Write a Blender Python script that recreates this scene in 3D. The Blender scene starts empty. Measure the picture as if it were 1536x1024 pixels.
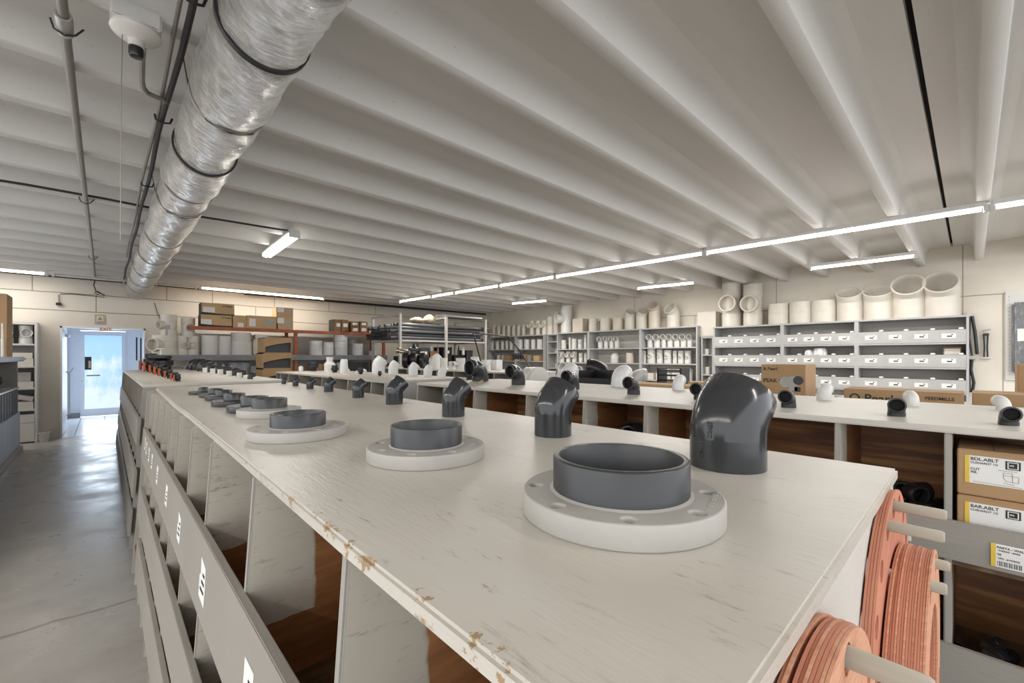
import bpy, bmesh, math, random
from mathutils import Vector, Matrix
random.seed(11)
SC = bpy.context.scene
COL = SC.collection
PI = math.pi
# ---------------------------------------------------------------- surveying the room
FPX = 649.3; YAW = math.atan(611 / FPX); HORIZON = 535.0; EYE = 1.5
SY, CY = math.sin(YAW), math.cos(YAW)
def at(px, py, x=None, y=None, z=None):
    """point of the room seen at a place of the photo, on a known wall, shelf or counter plane"""
    a = (px - 768) / FPX; b = (HORIZON - py) / FPX
    r = (SY + a * CY, CY - a * SY, b)
    if x is not None: t = x / r[0]
    elif y is not None: t = y / r[1]
    else: t = (z - EYE) / r[2]
    return r[0] * t, r[1] * t, EYE + r[2] * t, t
# ---------------------------------------------------------------- materials
def new_mat(name):
    m = bpy.data.materials.new(name); m.use_nodes = True
    nt = m.node_tree; b = nt.nodes['Principled BSDF']
    return m, nt, b
def N(nt, t, **k):
    n = nt.nodes.new(t)
    for a, v in k.items():
        if a in n.inputs: n.inputs[a].default_value = v
        else: setattr(n, a, v)
    return n
def rgb(c): return (c[0], c[1], c[2], 1)
def coords(nt, scale=(1, 1, 1), src='Object'):
    tc = N(nt, 'ShaderNodeTexCoord'); mp = N(nt, 'ShaderNodeMapping'); mp.inputs['Scale'].default_value = scale
    nt.links.new(tc.outputs[src], mp.inputs['Vector']); return mp.outputs['Vector']
def noise(nt, vec, scale, detail=4, rough=.6):
    n = N(nt, 'ShaderNodeTexNoise', Scale=scale, Detail=detail, Roughness=rough); nt.links.new(vec, n.inputs['Vector']); return n.outputs['Fac']
def ramp(nt, fac, p0, p1, c0=(0, 0, 0), c1=(1, 1, 1)):
    r = N(nt, 'ShaderNodeValToRGB'); e = r.color_ramp.elements
    e[0].position = p0; e[1].position = p1; e[0].color = rgb(c0); e[1].color = rgb(c1)
    nt.links.new(fac, r.inputs['Fac']); return r.outputs['Color']
def mix(nt, fac, a, b):
    m = N(nt, 'ShaderNodeMix', data_type='RGBA')
    for s, v in ((m.inputs[0], fac), (m.inputs[6], a), (m.inputs[7], b)):
        if isinstance(v, (int, float)): s.default_value = v
        elif isinstance(v, tuple): s.default_value = rgb(v)
        else: nt.links.new(v, s)
    return m.outputs[2]
def math_n(nt, op, a, b=None):
    m = N(nt, 'ShaderNodeMath', operation=op)
    for i, v in enumerate((a, b)):
        if v is None: continue
        if isinstance(v, (int, float)): m.inputs[i].default_value = v
        else: nt.links.new(v, m.inputs[i])
    return m.outputs[0]
def bump(nt, b, h, strength=.3, dist=.004):
    n = N(nt, 'ShaderNodeBump', Strength=strength, Distance=dist); nt.links.new(h, n.inputs['Height']); nt.links.new(n.outputs['Normal'], b.inputs['Normal'])
def plain(name, c, rough=.5, metal=0, c2=None, scale=6, stretch=(1, 1, 1), bmp=0, bs=60, emit=None, p=(.35, .7), spec=.5):
    m, nt, b = new_mat(name)
    b.inputs['Roughness'].default_value = rough; b.inputs['Metallic'].default_value = metal
    b.inputs['Specular IOR Level'].default_value = spec
    c2 = c2 or tuple(x * .88 for x in c)
    v = coords(nt, stretch)
    nt.links.new(ramp(nt, noise(nt, v, scale), p[0], p[1], c, c2), b.inputs['Base Color'])
    if bmp: bump(nt, b, noise(nt, v, bs), bmp)
    return m
def glow(name, c, s):
    m, nt, b = new_mat(name)
    b.inputs['Base Color'].default_value = rgb(c); b.inputs['Emission Color'].default_value = rgb(c); b.inputs['Emission Strength'].default_value = s
    return m
def painted(name, base, dark=(.20, .13, .07), amount=.5, axis=1, rough=.42, chip=None, patch=None):
    """brushed house paint over rough plywood: pores and scratches along the grain"""
    m, nt, b = new_mat(name)
    st = [14, 14, 14]; st[axis] = 1.6
    v = coords(nt, tuple(st)); v1 = coords(nt)
    col = ramp(nt, noise(nt, v1, 3.0, 3), .3, .75, base, tuple(x * .90 for x in base))
    g = noise(nt, v, 7, 5, .7)
    pores = ramp(nt, g, .66 - .05 * amount, .80 - .05 * amount)
    zone = ramp(nt, noise(nt, v1, 4.5, 2), .42, .66)
    f = math_n(nt, 'MULTIPLY', pores, zone)
    f = math_n(nt, 'MULTIPLY', f, .75)
    col = mix(nt, f, col, dark)
    if amount > 1:
        st2 = [34, 34, 34]; st2[axis] = 7
        s2 = noise(nt, coords(nt, tuple(st2)), 1.6, 6, .75); z2 = ramp(nt, noise(nt, coords(nt, (1.3, 1, 1)), 3.1, 4), .42, .58)
        f2 = math_n(nt, 'MULTIPLY', ramp(nt, s2, .60, .66), z2)
        col = mix(nt, math_n(nt, 'MULTIPLY', f2, .75), col, (.24, .17, .11))
        z3 = ramp(nt, noise(nt, coords(nt, (1.6, .8, 1)), 1.7, 3), .35, .65, (1, 1, 1), (.90, .885, .86))
        mm = N(nt, 'ShaderNodeMix', data_type='RGBA', blend_type='MULTIPLY'); mm.inputs[0].default_value = 1; nt.links.new(col, mm.inputs[6]); nt.links.new(z3, mm.inputs[7]); col = mm.outputs[2]
    if chip is not None:      # worn edge beside local x = chip
        sp = N(nt, 'ShaderNodeSeparateXYZ'); nt.links.new(v1, sp.inputs[0])
        e = math_n(nt, 'SUBTRACT', chip + .022, sp.outputs[0]); e = math_n(nt, 'MULTIPLY', e, 26)
        e = math_n(nt, 'MAXIMUM', e, 0); e = math_n(nt, 'MINIMUM', e, .62)
        w = noise(nt, v1, 38, 5, .7); w = math_n(nt, 'ADD', w, math_n(nt, 'MULTIPLY', e, .34))
        col = mix(nt, ramp(nt, w, .775, .80), col, (.36, .24, .13))
    nt.links.new(col, b.inputs['Base Color'])
    b.inputs['Roughness'].default_value = rough
    bump(nt, b, g, .35, .0025)
    return m
def wood(name, c1, c2, axis=1, rough=.45, scale=3.0):
    m, nt, b = new_mat(name)
    st = [9, 9, 9]; st[axis] = .8
    v = coords(nt, tuple(st))
    w = N(nt, 'ShaderNodeTexWave', Scale=scale * .5, Distortion=5.0, Detail=3.0); w.inputs['Detail Scale'].default_value = 1.5
    nt.links.new(v, w.inputs['Vector'])
    n = noise(nt, v, 3, 5, .65)
    f = math_n(nt, 'ADD', math_n(nt, 'MULTIPLY', w.outputs['Fac'], .45), math_n(nt, 'MULTIPLY', n, .6))
    nt.links.new(ramp(nt, f, .3, .75, c1, c2), b.inputs['Base Color'])
    b.inputs['Roughness'].default_value = rough; bump(nt, b, n, .15, .002)
    return m
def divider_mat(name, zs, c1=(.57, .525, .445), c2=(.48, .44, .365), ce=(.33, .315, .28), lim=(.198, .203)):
    """upright painted only where a hand could reach: bare stained plywood further in"""
    m, nt, b = new_mat(name)
    v1 = coords(nt); sp = N(nt, 'ShaderNodeSeparateXYZ'); nt.links.new(v1, sp.inputs[0])
    v = coords(nt, (3, 14, 14)); g = noise(nt, v, 7, 5, .7)
    paint = ramp(nt, noise(nt, v1, 4, 3), .3, .75, c1, c2)
    g2 = noise(nt, coords(nt, (9, 20, 38)), 1.7, 6, .75); z2 = ramp(nt, noise(nt, v1, 5, 3), .35, .6)
    f = math_n(nt, 'MULTIPLY', ramp(nt, g, .60, .78), .7); paint = mix(nt, f, paint, (.17, .12, .08))
    paint = mix(nt, math_n(nt, 'MULTIPLY', math_n(nt, 'MULTIPLY', ramp(nt, g2, .57, .64), z2), .6), paint, (.20, .15, .10))
    vw = coords(nt, (1.2, 9, 9)); wn = noise(nt, vw, 4, 5, .65)
    bare = ramp(nt, wn, .3, .72, (.40, .175, .065), (.17, .07, .028))
    edge = math_n(nt, 'MULTIPLY', noise(nt, v1, 9, 3), .03)
    xx = math_n(nt, 'ADD', sp.outputs[0], edge)
    k = ramp(nt, math_n(nt, 'MULTIPLY', xx, 1.0), lim[0], lim[1])      # 0 = painted, 1 = bare
    z = sp.outputs[2]
    for (zl, zh) in zs:         # bare band just above each bin floor
        zz = math_n(nt, 'ADD', z, edge)
        a = math_n(nt, 'GREATER_THAN', zz, zl); c = math_n(nt, 'LESS_THAN', zz, zh)
        ok = math_n(nt, 'MULTIPLY', a, c)
        ok = math_n(nt, 'MULTIPLY', ok, math_n(nt, 'GREATER_THAN', xx, .075))
        k = math_n(nt, 'MAXIMUM', k, ok)
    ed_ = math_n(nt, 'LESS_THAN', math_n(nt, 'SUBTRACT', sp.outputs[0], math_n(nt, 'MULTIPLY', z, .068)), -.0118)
    paint = mix(nt, ed_, paint, ce)  # greyer edge paint, darkened to carry the shade on the front edges
    nt.links.new(mix(nt, k, paint, bare), b.inputs['Base Color'])
    b.inputs['Roughness'].default_value = .5; bump(nt, b, g, .4, .002)
    return m
TOPC = (.60, .565, .505)
MT = dict(
    top=painted('painted_plywood_top', TOPC, chip=.066, amount=1.5, rough=.34),
    top2=painted('painted_counter_top', (.58, .545, .485), amount=.1, rough=.4),
    panel=painted('painted_end_panel', (.60, .575, .52), amount=.2, axis=0, rough=.5),
    lip=painted('painted_front_board', (.30, .275, .24), amount=.15, rough=.5),
    greyp=painted('grey_painted_panel', (.30, .285, .27), amount=.1, axis=2, rough=.5),
    greyl=painted('light_grey_panel', (.42, .42, .42), amount=.1, rough=.5),
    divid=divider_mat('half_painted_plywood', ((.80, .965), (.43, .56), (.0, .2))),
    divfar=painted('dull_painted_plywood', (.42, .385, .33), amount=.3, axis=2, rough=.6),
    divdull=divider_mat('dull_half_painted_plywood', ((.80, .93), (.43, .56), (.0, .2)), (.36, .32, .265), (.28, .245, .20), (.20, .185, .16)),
    brown=wood('stained_plywood', (.52, .25, .09), (.20, .085, .032), axis=1),
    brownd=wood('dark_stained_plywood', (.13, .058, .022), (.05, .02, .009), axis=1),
    darkshelf=wood('worn_bin_floor', (.20, .12, .06), (.09, .055, .03), axis=0, rough=.7),
    grey=plain('grey_plastic', (.034, .0355, .038), .17, c2=(.028, .0295, .032), scale=3),
    greyd=plain('dark_grey_plastic', (.026, .027, .029), .28, scale=3),
    greyhub=plain('satin_grey_plastic', (.036, .0375, .040), .36, scale=3, bmp=.03, bs=40),
    pipeg=plain('dull_grey_pipe', (.085, .088, .093), .4, scale=3),
    black=plain('black_plastic', (.014, .014, .015), .32, scale=3),
    white=plain('white_plastic', (.66, .65, .62), .35, c2=(.61, .60, .57), scale=2),
    white2=plain('bright_white_plastic', (.72, .72, .71), .3, c2=(.68, .68, .66), scale=2),
    ivory=plain('ivory_plastic', (.66, .60, .50), .4, c2=(.56, .49, .39), scale=3),
    cream=plain('aged_cream_plastic', (.67, .63, .56), .4, c2=(.60, .56, .49), scale=3),
    flange=plain('dusty_light_grey_plastic', (.44, .42, .385), .55, c2=(.375, .355, .325), scale=5, bmp=.08, bs=90),
    orange=plain('orange_plastic', (.52, .12, .03), .45),
    rackor=plain('orange_rack_paint', (.42, .11, .045), .5, c2=(.30, .07, .03)),
    gask=plain('orange_rubber_sheet', (.47, .175, .105), .7, c2=(.56, .235, .145), scale=6, bmp=.1, bs=60),
    gaskl=plain('pale_orange_rubber_sheet', (.66, .36, .22), .7, c2=(.50, .21, .125), scale=9, stretch=(3, 40, 3)),
    dowel=wood('grey_painted_dowel', (.45, .40, .32), (.32, .28, .22), axis=1, rough=.6),
    carton=plain('cardboard', (.42, .265, .135), .8, c2=(.36, .22, .11), scale=4),
    cartonl=plain('light_cardboard', (.56, .385, .21), .8, c2=(.50, .33, .175), scale=4),
    cartond=plain('dark_cardboard', (.27, .15, .07), .8, c2=(.22, .12, .055), scale=4),
    charcoal=plain('charcoal_print', (.055, .055, .058), .6),
    ink=plain('black_ink', (.03, .028, .026), .7),
    sack=plain('tan_sack_paper', (.55, .42, .28), .8),
    paper=plain('white_label_paper', (.78, .77, .74), .6, c2=(.74, .73, .70)),
    yellow=plain('yellow_label_stripe', (.72, .50, .06), .6),
    shelfg=plain('grey_shelf_paint', (.44, .44, .435), .5, c2=(.40, .40, .395)),
    shelfb=plain('grey_shelf_back', (.46, .44, .41), .6, c2=(.56, .53, .49), scale=2, stretch=(1, .4, 6)),
    beam=plain('blue_grey_beam_paint', (.235, .245, .27), .5),
    steel=plain('galvanised_steel', (.52, .50, .47), .4, metal=.6, c2=(.42, .40, .38)),
    steelp=plain('grey_painted_steel', (.40, .385, .36), .45),
    cable=plain('black_cable', (.02, .018, .016), .55),
    conduit=plain('grey_conduit', (.30, .275, .24), .45, metal=.4),
    porcelain=plain('white_porcelain', (.72, .69, .64), .3),
    fixture=plain('white_enamel_housing', (.68, .67, .64), .4),
    tube=glow('lit_fluorescent_tube', (1, .97, .92), 7.0),
    tubeoff=plain('unlit_fluorescent_tube', (.70, .70, .66), .3),
    blueish=plain('pale_blue_grey_laminate', (.40, .43, .48), .5, c2=(.33, .36, .41), scale=4, stretch=(1, 1, .3)),
    doorw=plain('white_door_paint', (.76, .78, .82), .4, c2=(.73, .75, .79)),
    vest=plain('white_painted_wall', (.74, .77, .82), .6, c2=(.72, .75, .80)),
    greybase=plain('grey_rubber_base', (.30, .31, .32), .6),
    terrac=plain('white_bin_plastic', (.62, .60, .55), .5),
    sheet=plain('clear_plastic_wrap', (.13, .135, .14), .16, c2=(.30, .31, .32), scale=9, stretch=(1, 6, 1), p=(.5, .75)),
    brass=plain('chromed_metal', (.55, .50, .42), .25, metal=.9),
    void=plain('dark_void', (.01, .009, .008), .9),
)
# ---- special surfaces
def ceiling_mat():
    m, nt, b = new_mat('painted_concrete_ceiling')
    v = coords(nt); v2 = coords(nt, (.35, 2.2, 1))
    c = ramp(nt, noise(nt, v2, 1.4, 4, .6), .3, .75, (.70, .685, .66), (.62, .60, .57))
    pit = ramp(nt, noise(nt, v, 42, 2, .5), .70, .76)
    nt.links.new(mix(nt, math_n(nt, 'MULTIPLY', pit, .25), c, (.25, .2, .15)), b.inputs['Base Color'])
    b.inputs['Roughness'].default_value = .55
    bump(nt, b, noise(nt, v, 8, 4), .15, .01); return m
def wall_mat(name, base, ax, zj, xj, strength=.85, stain=None):
    """painted concrete planks: joints at heights zj (m) and uprights at xj along the wall"""
    m, nt, b = new_mat(name)
    v = coords(nt); sp = N(nt, 'ShaderNodeSeparateXYZ'); nt.links.new(v, sp.inputs[0])
    c = ramp(nt, noise(nt, v, .9, 5, .62), .3, .72, base, tuple(q * .86 for q in base))
    wob = math_n(nt, 'MULTIPLY', math_n(nt, 'SUBTRACT', noise(nt, v, 2.2, 3), .5), .03)
    j = None
    for z in zj:
        d = math_n(nt, 'ABSOLUTE', math_n(nt, 'SUBTRACT', math_n(nt, 'ADD', sp.outputs[2], wob), z))
        f = math_n(nt, 'LESS_THAN', d, .008); j = f if j is None else math_n(nt, 'MAXIMUM', j, f)
    for (x, z0, z1) in xj:
        d = math_n(nt, 'ABSOLUTE', math_n(nt, 'SUBTRACT', sp.outputs[ax], x))
        f = math_n(nt, 'MULTIPLY', math_n(nt, 'LESS_THAN', d, .007), math_n(nt, 'MULTIPLY', math_n(nt, 'GREATER_THAN', sp.outputs[2], z0), math_n(nt, 'LESS_THAN', sp.outputs[2], z1)))
        j = f if j is None else math_n(nt, 'MAXIMUM', j, f)
    if j is not None: c = mix(nt, math_n(nt, 'MULTIPLY', j, strength), c, (.20, .16, .12))
    sc = ramp(nt, noise(nt, coords(nt, (1.2, 1.2, 6)), 5, 4, .7), .70, .78)
    c = mix(nt, math_n(nt, 'MULTIPLY', sc, .3), c, (.3, .25, .2))
    nt.links.new(c, b.inputs['Base Color']); b.inputs['Roughness'].default_value = .6
    bump(nt, b, noise(nt, v, 14, 4), .2, .01); return m
def floor_mat():
    m, nt, b = new_mat('sealed_concrete_floor')
    v = coords(nt)
    c = ramp(nt, noise(nt, v, 1.6, 6, .65), .32, .72, (.36, .335, .305), (.26, .24, .215))
    dirt = ramp(nt, noise(nt, coords(nt, (1, 2.5, 1)), 2.3, 5, .7), .55, .78)
    c = mix(nt, math_n(nt, 'MULTIPLY', dirt, .5), c, (.20, .17, .14))
    sp = N(nt, 'ShaderNodeSeparateXYZ'); nt.links.new(v, sp.inputs[0])
    wob = math_n(nt, 'MULTIPLY', noise(nt, v, 3, 4), .12)
    d = math_n(nt, 'ABSOLUTE', math_n(nt, 'SUBTRACT', math_n(nt, 'ADD', sp.outputs[1], wob), 3.62))
    c = mix(nt, math_n(nt, 'MULTIPLY', math_n(nt, 'LESS_THAN', d, .012), .6), c, (.10, .08, .07))
    nt.links.new(c, b.inputs['Base Color'])
    r = ramp(nt, noise(nt, v, 2.4, 4), .3, .7, (.22, .22, .22), (.45, .45, .45)); nt.links.new(r, b.inputs['Roughness'])
    bump(nt, b, noise(nt, v, 6, 3), .06, .01); return m
def tile_mat():
    m, nt, b = new_mat('white_floor_tile')
    t = N(nt, 'ShaderNodeTexBrick', Scale=1.0, offset=0.0)
    t.inputs['Color1'].default_value = (.72, .73, .75, 1); t.inputs['Color2'].default_value = (.68, .69, .71, 1); t.inputs['Mortar'].default_value = (.22, .22, .23, 1)
    t.inputs['Mortar Size'].default_value = .012; t.inputs['Brick Width'].default_value = .42; t.inputs['Row Height'].default_value = 1.9
    nt.links.new(coords(nt), t.inputs['Vector']); nt.links.new(t.outputs['Color'], b.inputs['Base Color']); b.inputs['Roughness'].default_value = .3; return m
def foil_mat():
    m, nt, b = new_mat('wrinkled_foil_wrap')
    v = coords(nt, (7, 46, 7)); g = noise(nt, v, 1.6, 8, .8); f = noise(nt, coords(nt), 70, 3)
    nt.links.new(ramp(nt, g, .3, .7, (.42, .40, .375), (.84, .82, .79)), b.inputs['Base Color'])  # grime streaks that also paint bright and dark reflections of the wrinkles
    b.inputs['Metallic'].default_value = .95; b.inputs['Roughness'].default_value = .24
    bump(nt, b, math_n(nt, 'ADD', g, math_n(nt, 'MULTIPLY', f, .15)), 1.0, .028); return m
def sky_glass_mat():
    m, nt, b = new_mat('daylit_glass_pane')
    v = coords(nt, (1.6, 1, .9)); n = noise(nt, v, 2.2, 4, .55)
    sp = N(nt, 'ShaderNodeSeparateXYZ'); nt.links.new(coords(nt), sp.inputs[0])
    h = math_n(nt, 'MULTIPLY', math_n(nt, 'SUBTRACT', 1.25, sp.outputs[2]), .28)
    c = ramp(nt, math_n(nt, 'ADD', n, h), .42, .68, (.30, .54, .90), (.74, .80, .88))
    b.inputs['Base Color'].default_value = (.3, .4, .5, 1); b.inputs['Roughness'].default_value = .12
    nt.links.new(c, b.inputs['Emission Color']); b.inputs['Emission Strength'].default_value = .72; return m
MT.update(ceil=ceiling_mat(), floor=floor_mat(), tile=tile_mat(), foil=foil_mat(), skyglass=sky_glass_mat())
MT['wally'] = wall_mat('cream_plank_wall', (.69, .64, .56), 0, (2.36, 2.69), ((-.12, 2.36, 2.69), (1.75, 2.69, 3.2), (.95, 2.69, 3.2), (3.0, 2.69, 3.2), (4.3, 2.69, 3.2), (5.6, 2.69, 3.2), (2.6, 2.36, 2.69), (-.95, 2.69, 3.2)))
MT['wallx'] = wall_mat('cream_block_wall', (.80, .745, .65), 1, (2.45,), ((.1, .9, 3.3), (-.32, .9, 2.45), (4.35, 1.9, 2.45), (-.72, 0, 3.3), (2.7, 2.45, 3.3), (5.9, 2.45, 3.3)), .7)
# ---------------------------------------------------------------- mesh building
class MB:
    def __init__(s): s.v = []; s.f = []
    def box(s, x0, x1, y0, y1, z0, z1, M=None):
        b = len(s.v); P = [(x0, y0, z0), (x1, y0, z0), (x1, y1, z0), (x0, y1, z0), (x0, y0, z1), (x1, y0, z1), (x1, y1, z1), (x0, y1, z1)]
        if M: P = [tuple(M @ Vector(p)) for p in P]
        s.v += P; s.f += [tuple(b + i for i in q) for q in ((0, 3, 2, 1), (4, 5, 6, 7), (0, 1, 5, 4), (1, 2, 6, 5), (2, 3, 7, 6), (3, 0, 4, 7))]; return s
    def prism(s, pts, ax, a0, a1):
        """polygon pts (2d) extruded along axis ax from a0 to a1"""
        b = len(s.v); n = len(pts)
        def P(p, a):
            q = list(p); q.insert(ax, a); return tuple(q)
        s.v += [P(p, a0) for p in pts] + [P(p, a1) for p in pts]
        s.f += [tuple(b + i for i in range(n)), tuple(b + n + i for i in reversed(range(n)))]
        s.f += [(b + i, b + n + i, b + n + (i + 1) % n, b + (i + 1) % n) for i in range(n)]; return s
    def rings(s, R, n=32, closed=False, cap=False):
        """R: list of (centre, u, v, ru, rv)"""
        b = len(s.v)
        for c, u, v, r in R:
            for i in range(n):
                a = 2 * PI * i / n; rr = r(a) if callable(r) else r
                s.v.append(tuple(c + u * (math.cos(a) * rr) + v * (math.sin(a) * rr)))
        m = len(R)
        for k in range(m if closed else m - 1):
            k2 = (k + 1) % m
            for i in range(n):
                j = (i + 1) % n; s.f.append((b + k * n + i, b + k * n + j, b + k2 * n + j, b + k2 * n + i))
        if cap:
            s.f.append(tuple(b + i for i in reversed(range(n)))); s.f.append(tuple(b + (m - 1) * n + i for i in range(n)))
        return s
    def lathe(s, prof, n=32, M=None, closed=False):
        M = M or Matrix(); u = (M.to_3x3() @ Vector((1, 0, 0))); v = (M.to_3x3() @ Vector((0, 1, 0)))
        R = [(M @ Vector((0, 0, z)), u, v, max(r, 1e-5)) for r, z in prof]
        return s.rings(R, n, closed=closed, cap=not closed)
    def tube(s, pts, r, n=8):
        pts = [Vector(p) for p in pts]; R = []; up = None
        for i, p in enumerate(pts):
            t = (pts[min(i + 1, len(pts) - 1)] - pts[max(i - 1, 0)]).normalized()
            if up is None: up = Vector((0, 0, 1)) if abs(t.z) < .9 else Vector((1, 0, 0))
            u = t.cross(up).normalized(); v = u.cross(t).normalized(); up = v
            R.append((p, u, v, r))
        return s.rings(R, n, cap=True)
    def build(s, name, mat, parent=None, loc=(0, 0, 0), rot=(0, 0, 0), bev=0, smooth=True, ang=38):
        me = bpy.data.meshes.new(name); me.from_pydata(s.v, [], s.f)
        bm = bmesh.new(); bm.from_mesh(me); bmesh.ops.recalc_face_normals(bm, faces=bm.faces)
        if bev: bmesh.ops.bevel(bm, geom=[e for e in bm.edges if len(e.link_faces) == 2 and e.calc_face_angle(0) > .5], offset=bev, segments=2, affect='EDGES', clamp_overlap=True)
        bm.to_mesh(me); bm.free()
        me.materials.append(MT[mat] if isinstance(mat, str) else mat)
        if smooth:
            me.shade_smooth(); me.set_sharp_from_angle(angle=math.radians(ang))
        return link(name, me, parent, loc, rot)
def link(name, me, parent=None, loc=(0, 0, 0), rot=(0, 0, 0)):
    o = bpy.data.objects.new(name, me); COL.objects.link(o); o.location = loc; o.rotation_euler = rot
    if parent: o.parent = parent
    return o
def tag(o, label, cat, group=None, kind=None):
    o['label'] = label; o['category'] = cat
    if group: o['group'] = group
    if kind: o['kind'] = kind
    return o
def struct(o): o['kind'] = 'structure'; return o
def thing(name, label, cat, loc=(0, 0, 0), rz=0, group=None):
    return tag(link(name, None, None, loc, (0, 0, rz)), label, cat, group)
def dup(o, label, loc, rz=None, group=None, scale=None):
    c = o.copy(); COL.objects.link(c); c.location = loc; c['label'] = label
    if rz is not None: c.rotation_euler = (0, 0, rz)
    if group: c['group'] = group
    if scale: c.scale = (scale,) * 3
    for ch in list(o.children):
        d = ch.copy(); COL.objects.link(d); d.parent = c
        for g in list(ch.children):
            e = g.copy(); COL.objects.link(e); e.parent = d
    return c
def curve_shape(outer, holes, depth, bev, name):
    """flat plate with holes through it; z from 0 to depth"""
    cu = bpy.data.curves.new(name, 'CURVE'); cu.dimensions = '2D'; cu.fill_mode = 'BOTH'
    cu.extrude = max(depth / 2 - bev, 1e-5); cu.bevel_depth = bev; cu.bevel_resolution = 2 if bev else 0
    def loop(cx, cy, r, n):
        sp = cu.splines.new('POLY'); sp.points.add(n - 1); sp.use_cyclic_u = True
        for i in range(n): sp.points[i].co = (cx + r * math.cos(2 * PI * i / n), cy + r * math.sin(2 * PI * i / n), 0, 1)
    loop(0, 0, outer - bev, 72)
    for cx, cy, r in holes: loop(cx, cy, r + bev, 40 if r > .03 else 20)
    o = bpy.data.objects.new(name, cu); COL.objects.link(o); bpy.context.view_layer.update()
    me = bpy.data.meshes.new_from_object(o.evaluated_get(bpy.context.evaluated_depsgraph_get()))
    bpy.data.objects.remove(o); me.transform(Matrix.Translation((0, 0, depth / 2)))
    me.shade_smooth(); me.set_sharp_from_angle(angle=math.radians(35)); return me
def text(s, size, mat, parent, loc, rot, name='printed_text', depth=.0004, align='LEFT', squash=1):
    cu = bpy.data.curves.new(name, 'FONT'); cu.body = s; cu.size = size; cu.extrude = depth; cu.align_x = align; cu.offset = size * .018
    o = bpy.data.objects.new(name, cu); COL.objects.link(o); bpy.context.view_layer.update()
    me = bpy.data.meshes.new_from_object(o.evaluated_get(bpy.context.evaluated_depsgraph_get()))
    bpy.data.objects.remove(o); me.materials.clear(); me.materials.append(MT[mat])
    if squash != 1: me.transform(Matrix.Diagonal((squash, 1, 1, 1)))
    return link(name, me, parent, loc, rot)
X, Y, Z = Vector((1, 0, 0)), Vector((0, 1, 0)), Vector((0, 0, 1))
# ---------------------------------------------------------------- pipe fittings (meshes, base at origin)
def elbow_mesh(w, ang=90, leg=.4, leg2=.25, rb=.55, wall=.12, n=36, lip=True, socket=True):
    """hollow elbow of outer width w standing on one mouth, turning towards +X; lengths are fractions of w"""
    r = w / 2; A = math.radians(ang); L = leg * w; L2 = leg2 * w; B = rb * w; mb = MB(); R = []
    c = 1.0 if ang < 65 else .955
    path = [(0, 0, 0, r), (0, 0, L * .96, r), (0, 0, L, r * c)]
    K = 6 if ang < 65 else 9
    for i in range(K + 1):
        p = A * i / K; path.append((B - B * math.cos(p), p, L + B * math.sin(p), r * c))
    ex, ez = B - B * math.cos(A), L + B * math.sin(A); dx, dz = math.sin(A), math.cos(A)
    path += [(ex + dx * L2 * .08, A, ez + dz * L2 * .08, r), (ex + dx * L2 * .96, A, ez + dz * L2 * .96, r), (ex + dx * L2, A, ez + dz * L2, r * .975)]
    out = path; inn = [(x, p, z, (r * (1 - wall * 2)) if k not in (0, len(path) - 1) else r * (1 - wall * 1.8)) for k, (x, p, z, q) in enumerate(path)]
    for x, p, z, q in out + inn[::-1]:
        v = Vector((math.cos(p), 0, -math.sin(p))); R.append((Vector((x, 0, z)), Y, v, q))
    return mb.rings(R, n, closed=True)
def ring_prof(r, h, wall, mid=True, z0=0, ch=.03):
    ri = r * (1 - wall); c = r * ch
    p = [(r - c, z0), (r, z0 + c)]
    if mid: p += [(r, z0 + h * .49), (r * .985, z0 + h * .495), (r * .985, z0 + h * .505), (r, z0 + h * .51)]
    return p + [(r, z0 + h - c), (r - c, z0 + h), (ri + c, z0 + h), (ri, z0 + h - c), (ri, z0 + c), (ri + c, z0)]
def coupling_mesh(w, h, wall=.14, mid=True): return MB().lathe(ring_prof(w / 2, h, wall, mid), 36, closed=True)
def Mx(loc, d):
    """matrix whose local z looks along d"""
    q = Vector(d).to_track_quat('Z', 'Y').to_matrix().to_4x4(); q.translation = Vector(loc); return q
def tee_mesh(w, h, bw, bl, bz, d=(1, 0, 0), collar=True):
    """upright tube with a side branch of width bw reaching bl beyond the axis at height bz"""
    mb = MB(); r = w / 2
    if collar: prof = [(r, 0), (r, h * .3), (r * .94, h * .32), (r * .94, h * .68), (r, h * .7), (r, h), (r * .86, h), (r * .86, .01), (r * .9, 0)]
    else: prof = [(r, 0), (r, h), (r * .86, h), (r * .86, 0)]
    mb.lathe(prof, 36, closed=True)
    q = bw / 2; k = r * .5
    mb.lathe([(q * .95, k), (q * .95, bl * .72), (q, bl * .74), (q, bl - .004), (q * .97, bl), (q * .87, bl), (q * .84, bl - .004), (q * .84, k)], 32, Mx((0, 0, bz), d), closed=True)
    mb.lathe([(q * .85, r * .8), (q * .85, r * .82)], 24, Mx((0, 0, bz), d))
    return mb
def cap_mesh(w, h): 
    r = w / 2; p = [(r * .9, 0), (r, .002), (r, h - r * .8)]
    for i in range(1, 9): a = PI / 2 * i / 8; p.append((r * math.cos(a), h - r * .8 + r * .8 * math.sin(a)))
    return MB().lathe(p, 32)
ORD = ['first', 'second', 'third', 'fourth', 'fifth', 'sixth', 'seventh', 'eighth', 'ninth', 'tenth', 'eleventh', 'twelfth', 'thirteenth', 'fourteenth', 'fifteenth', 'sixteenth', 'seventeenth', 'eighteenth', 'nineteenth', 'twentieth']
def nth(i, n, side='from the left'):
    return 'leftmost' if i == 0 and side == 'from the left' else ('rightmost' if i == n - 1 and side == 'from the left' else ORD[i] + ' ' + side)
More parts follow.
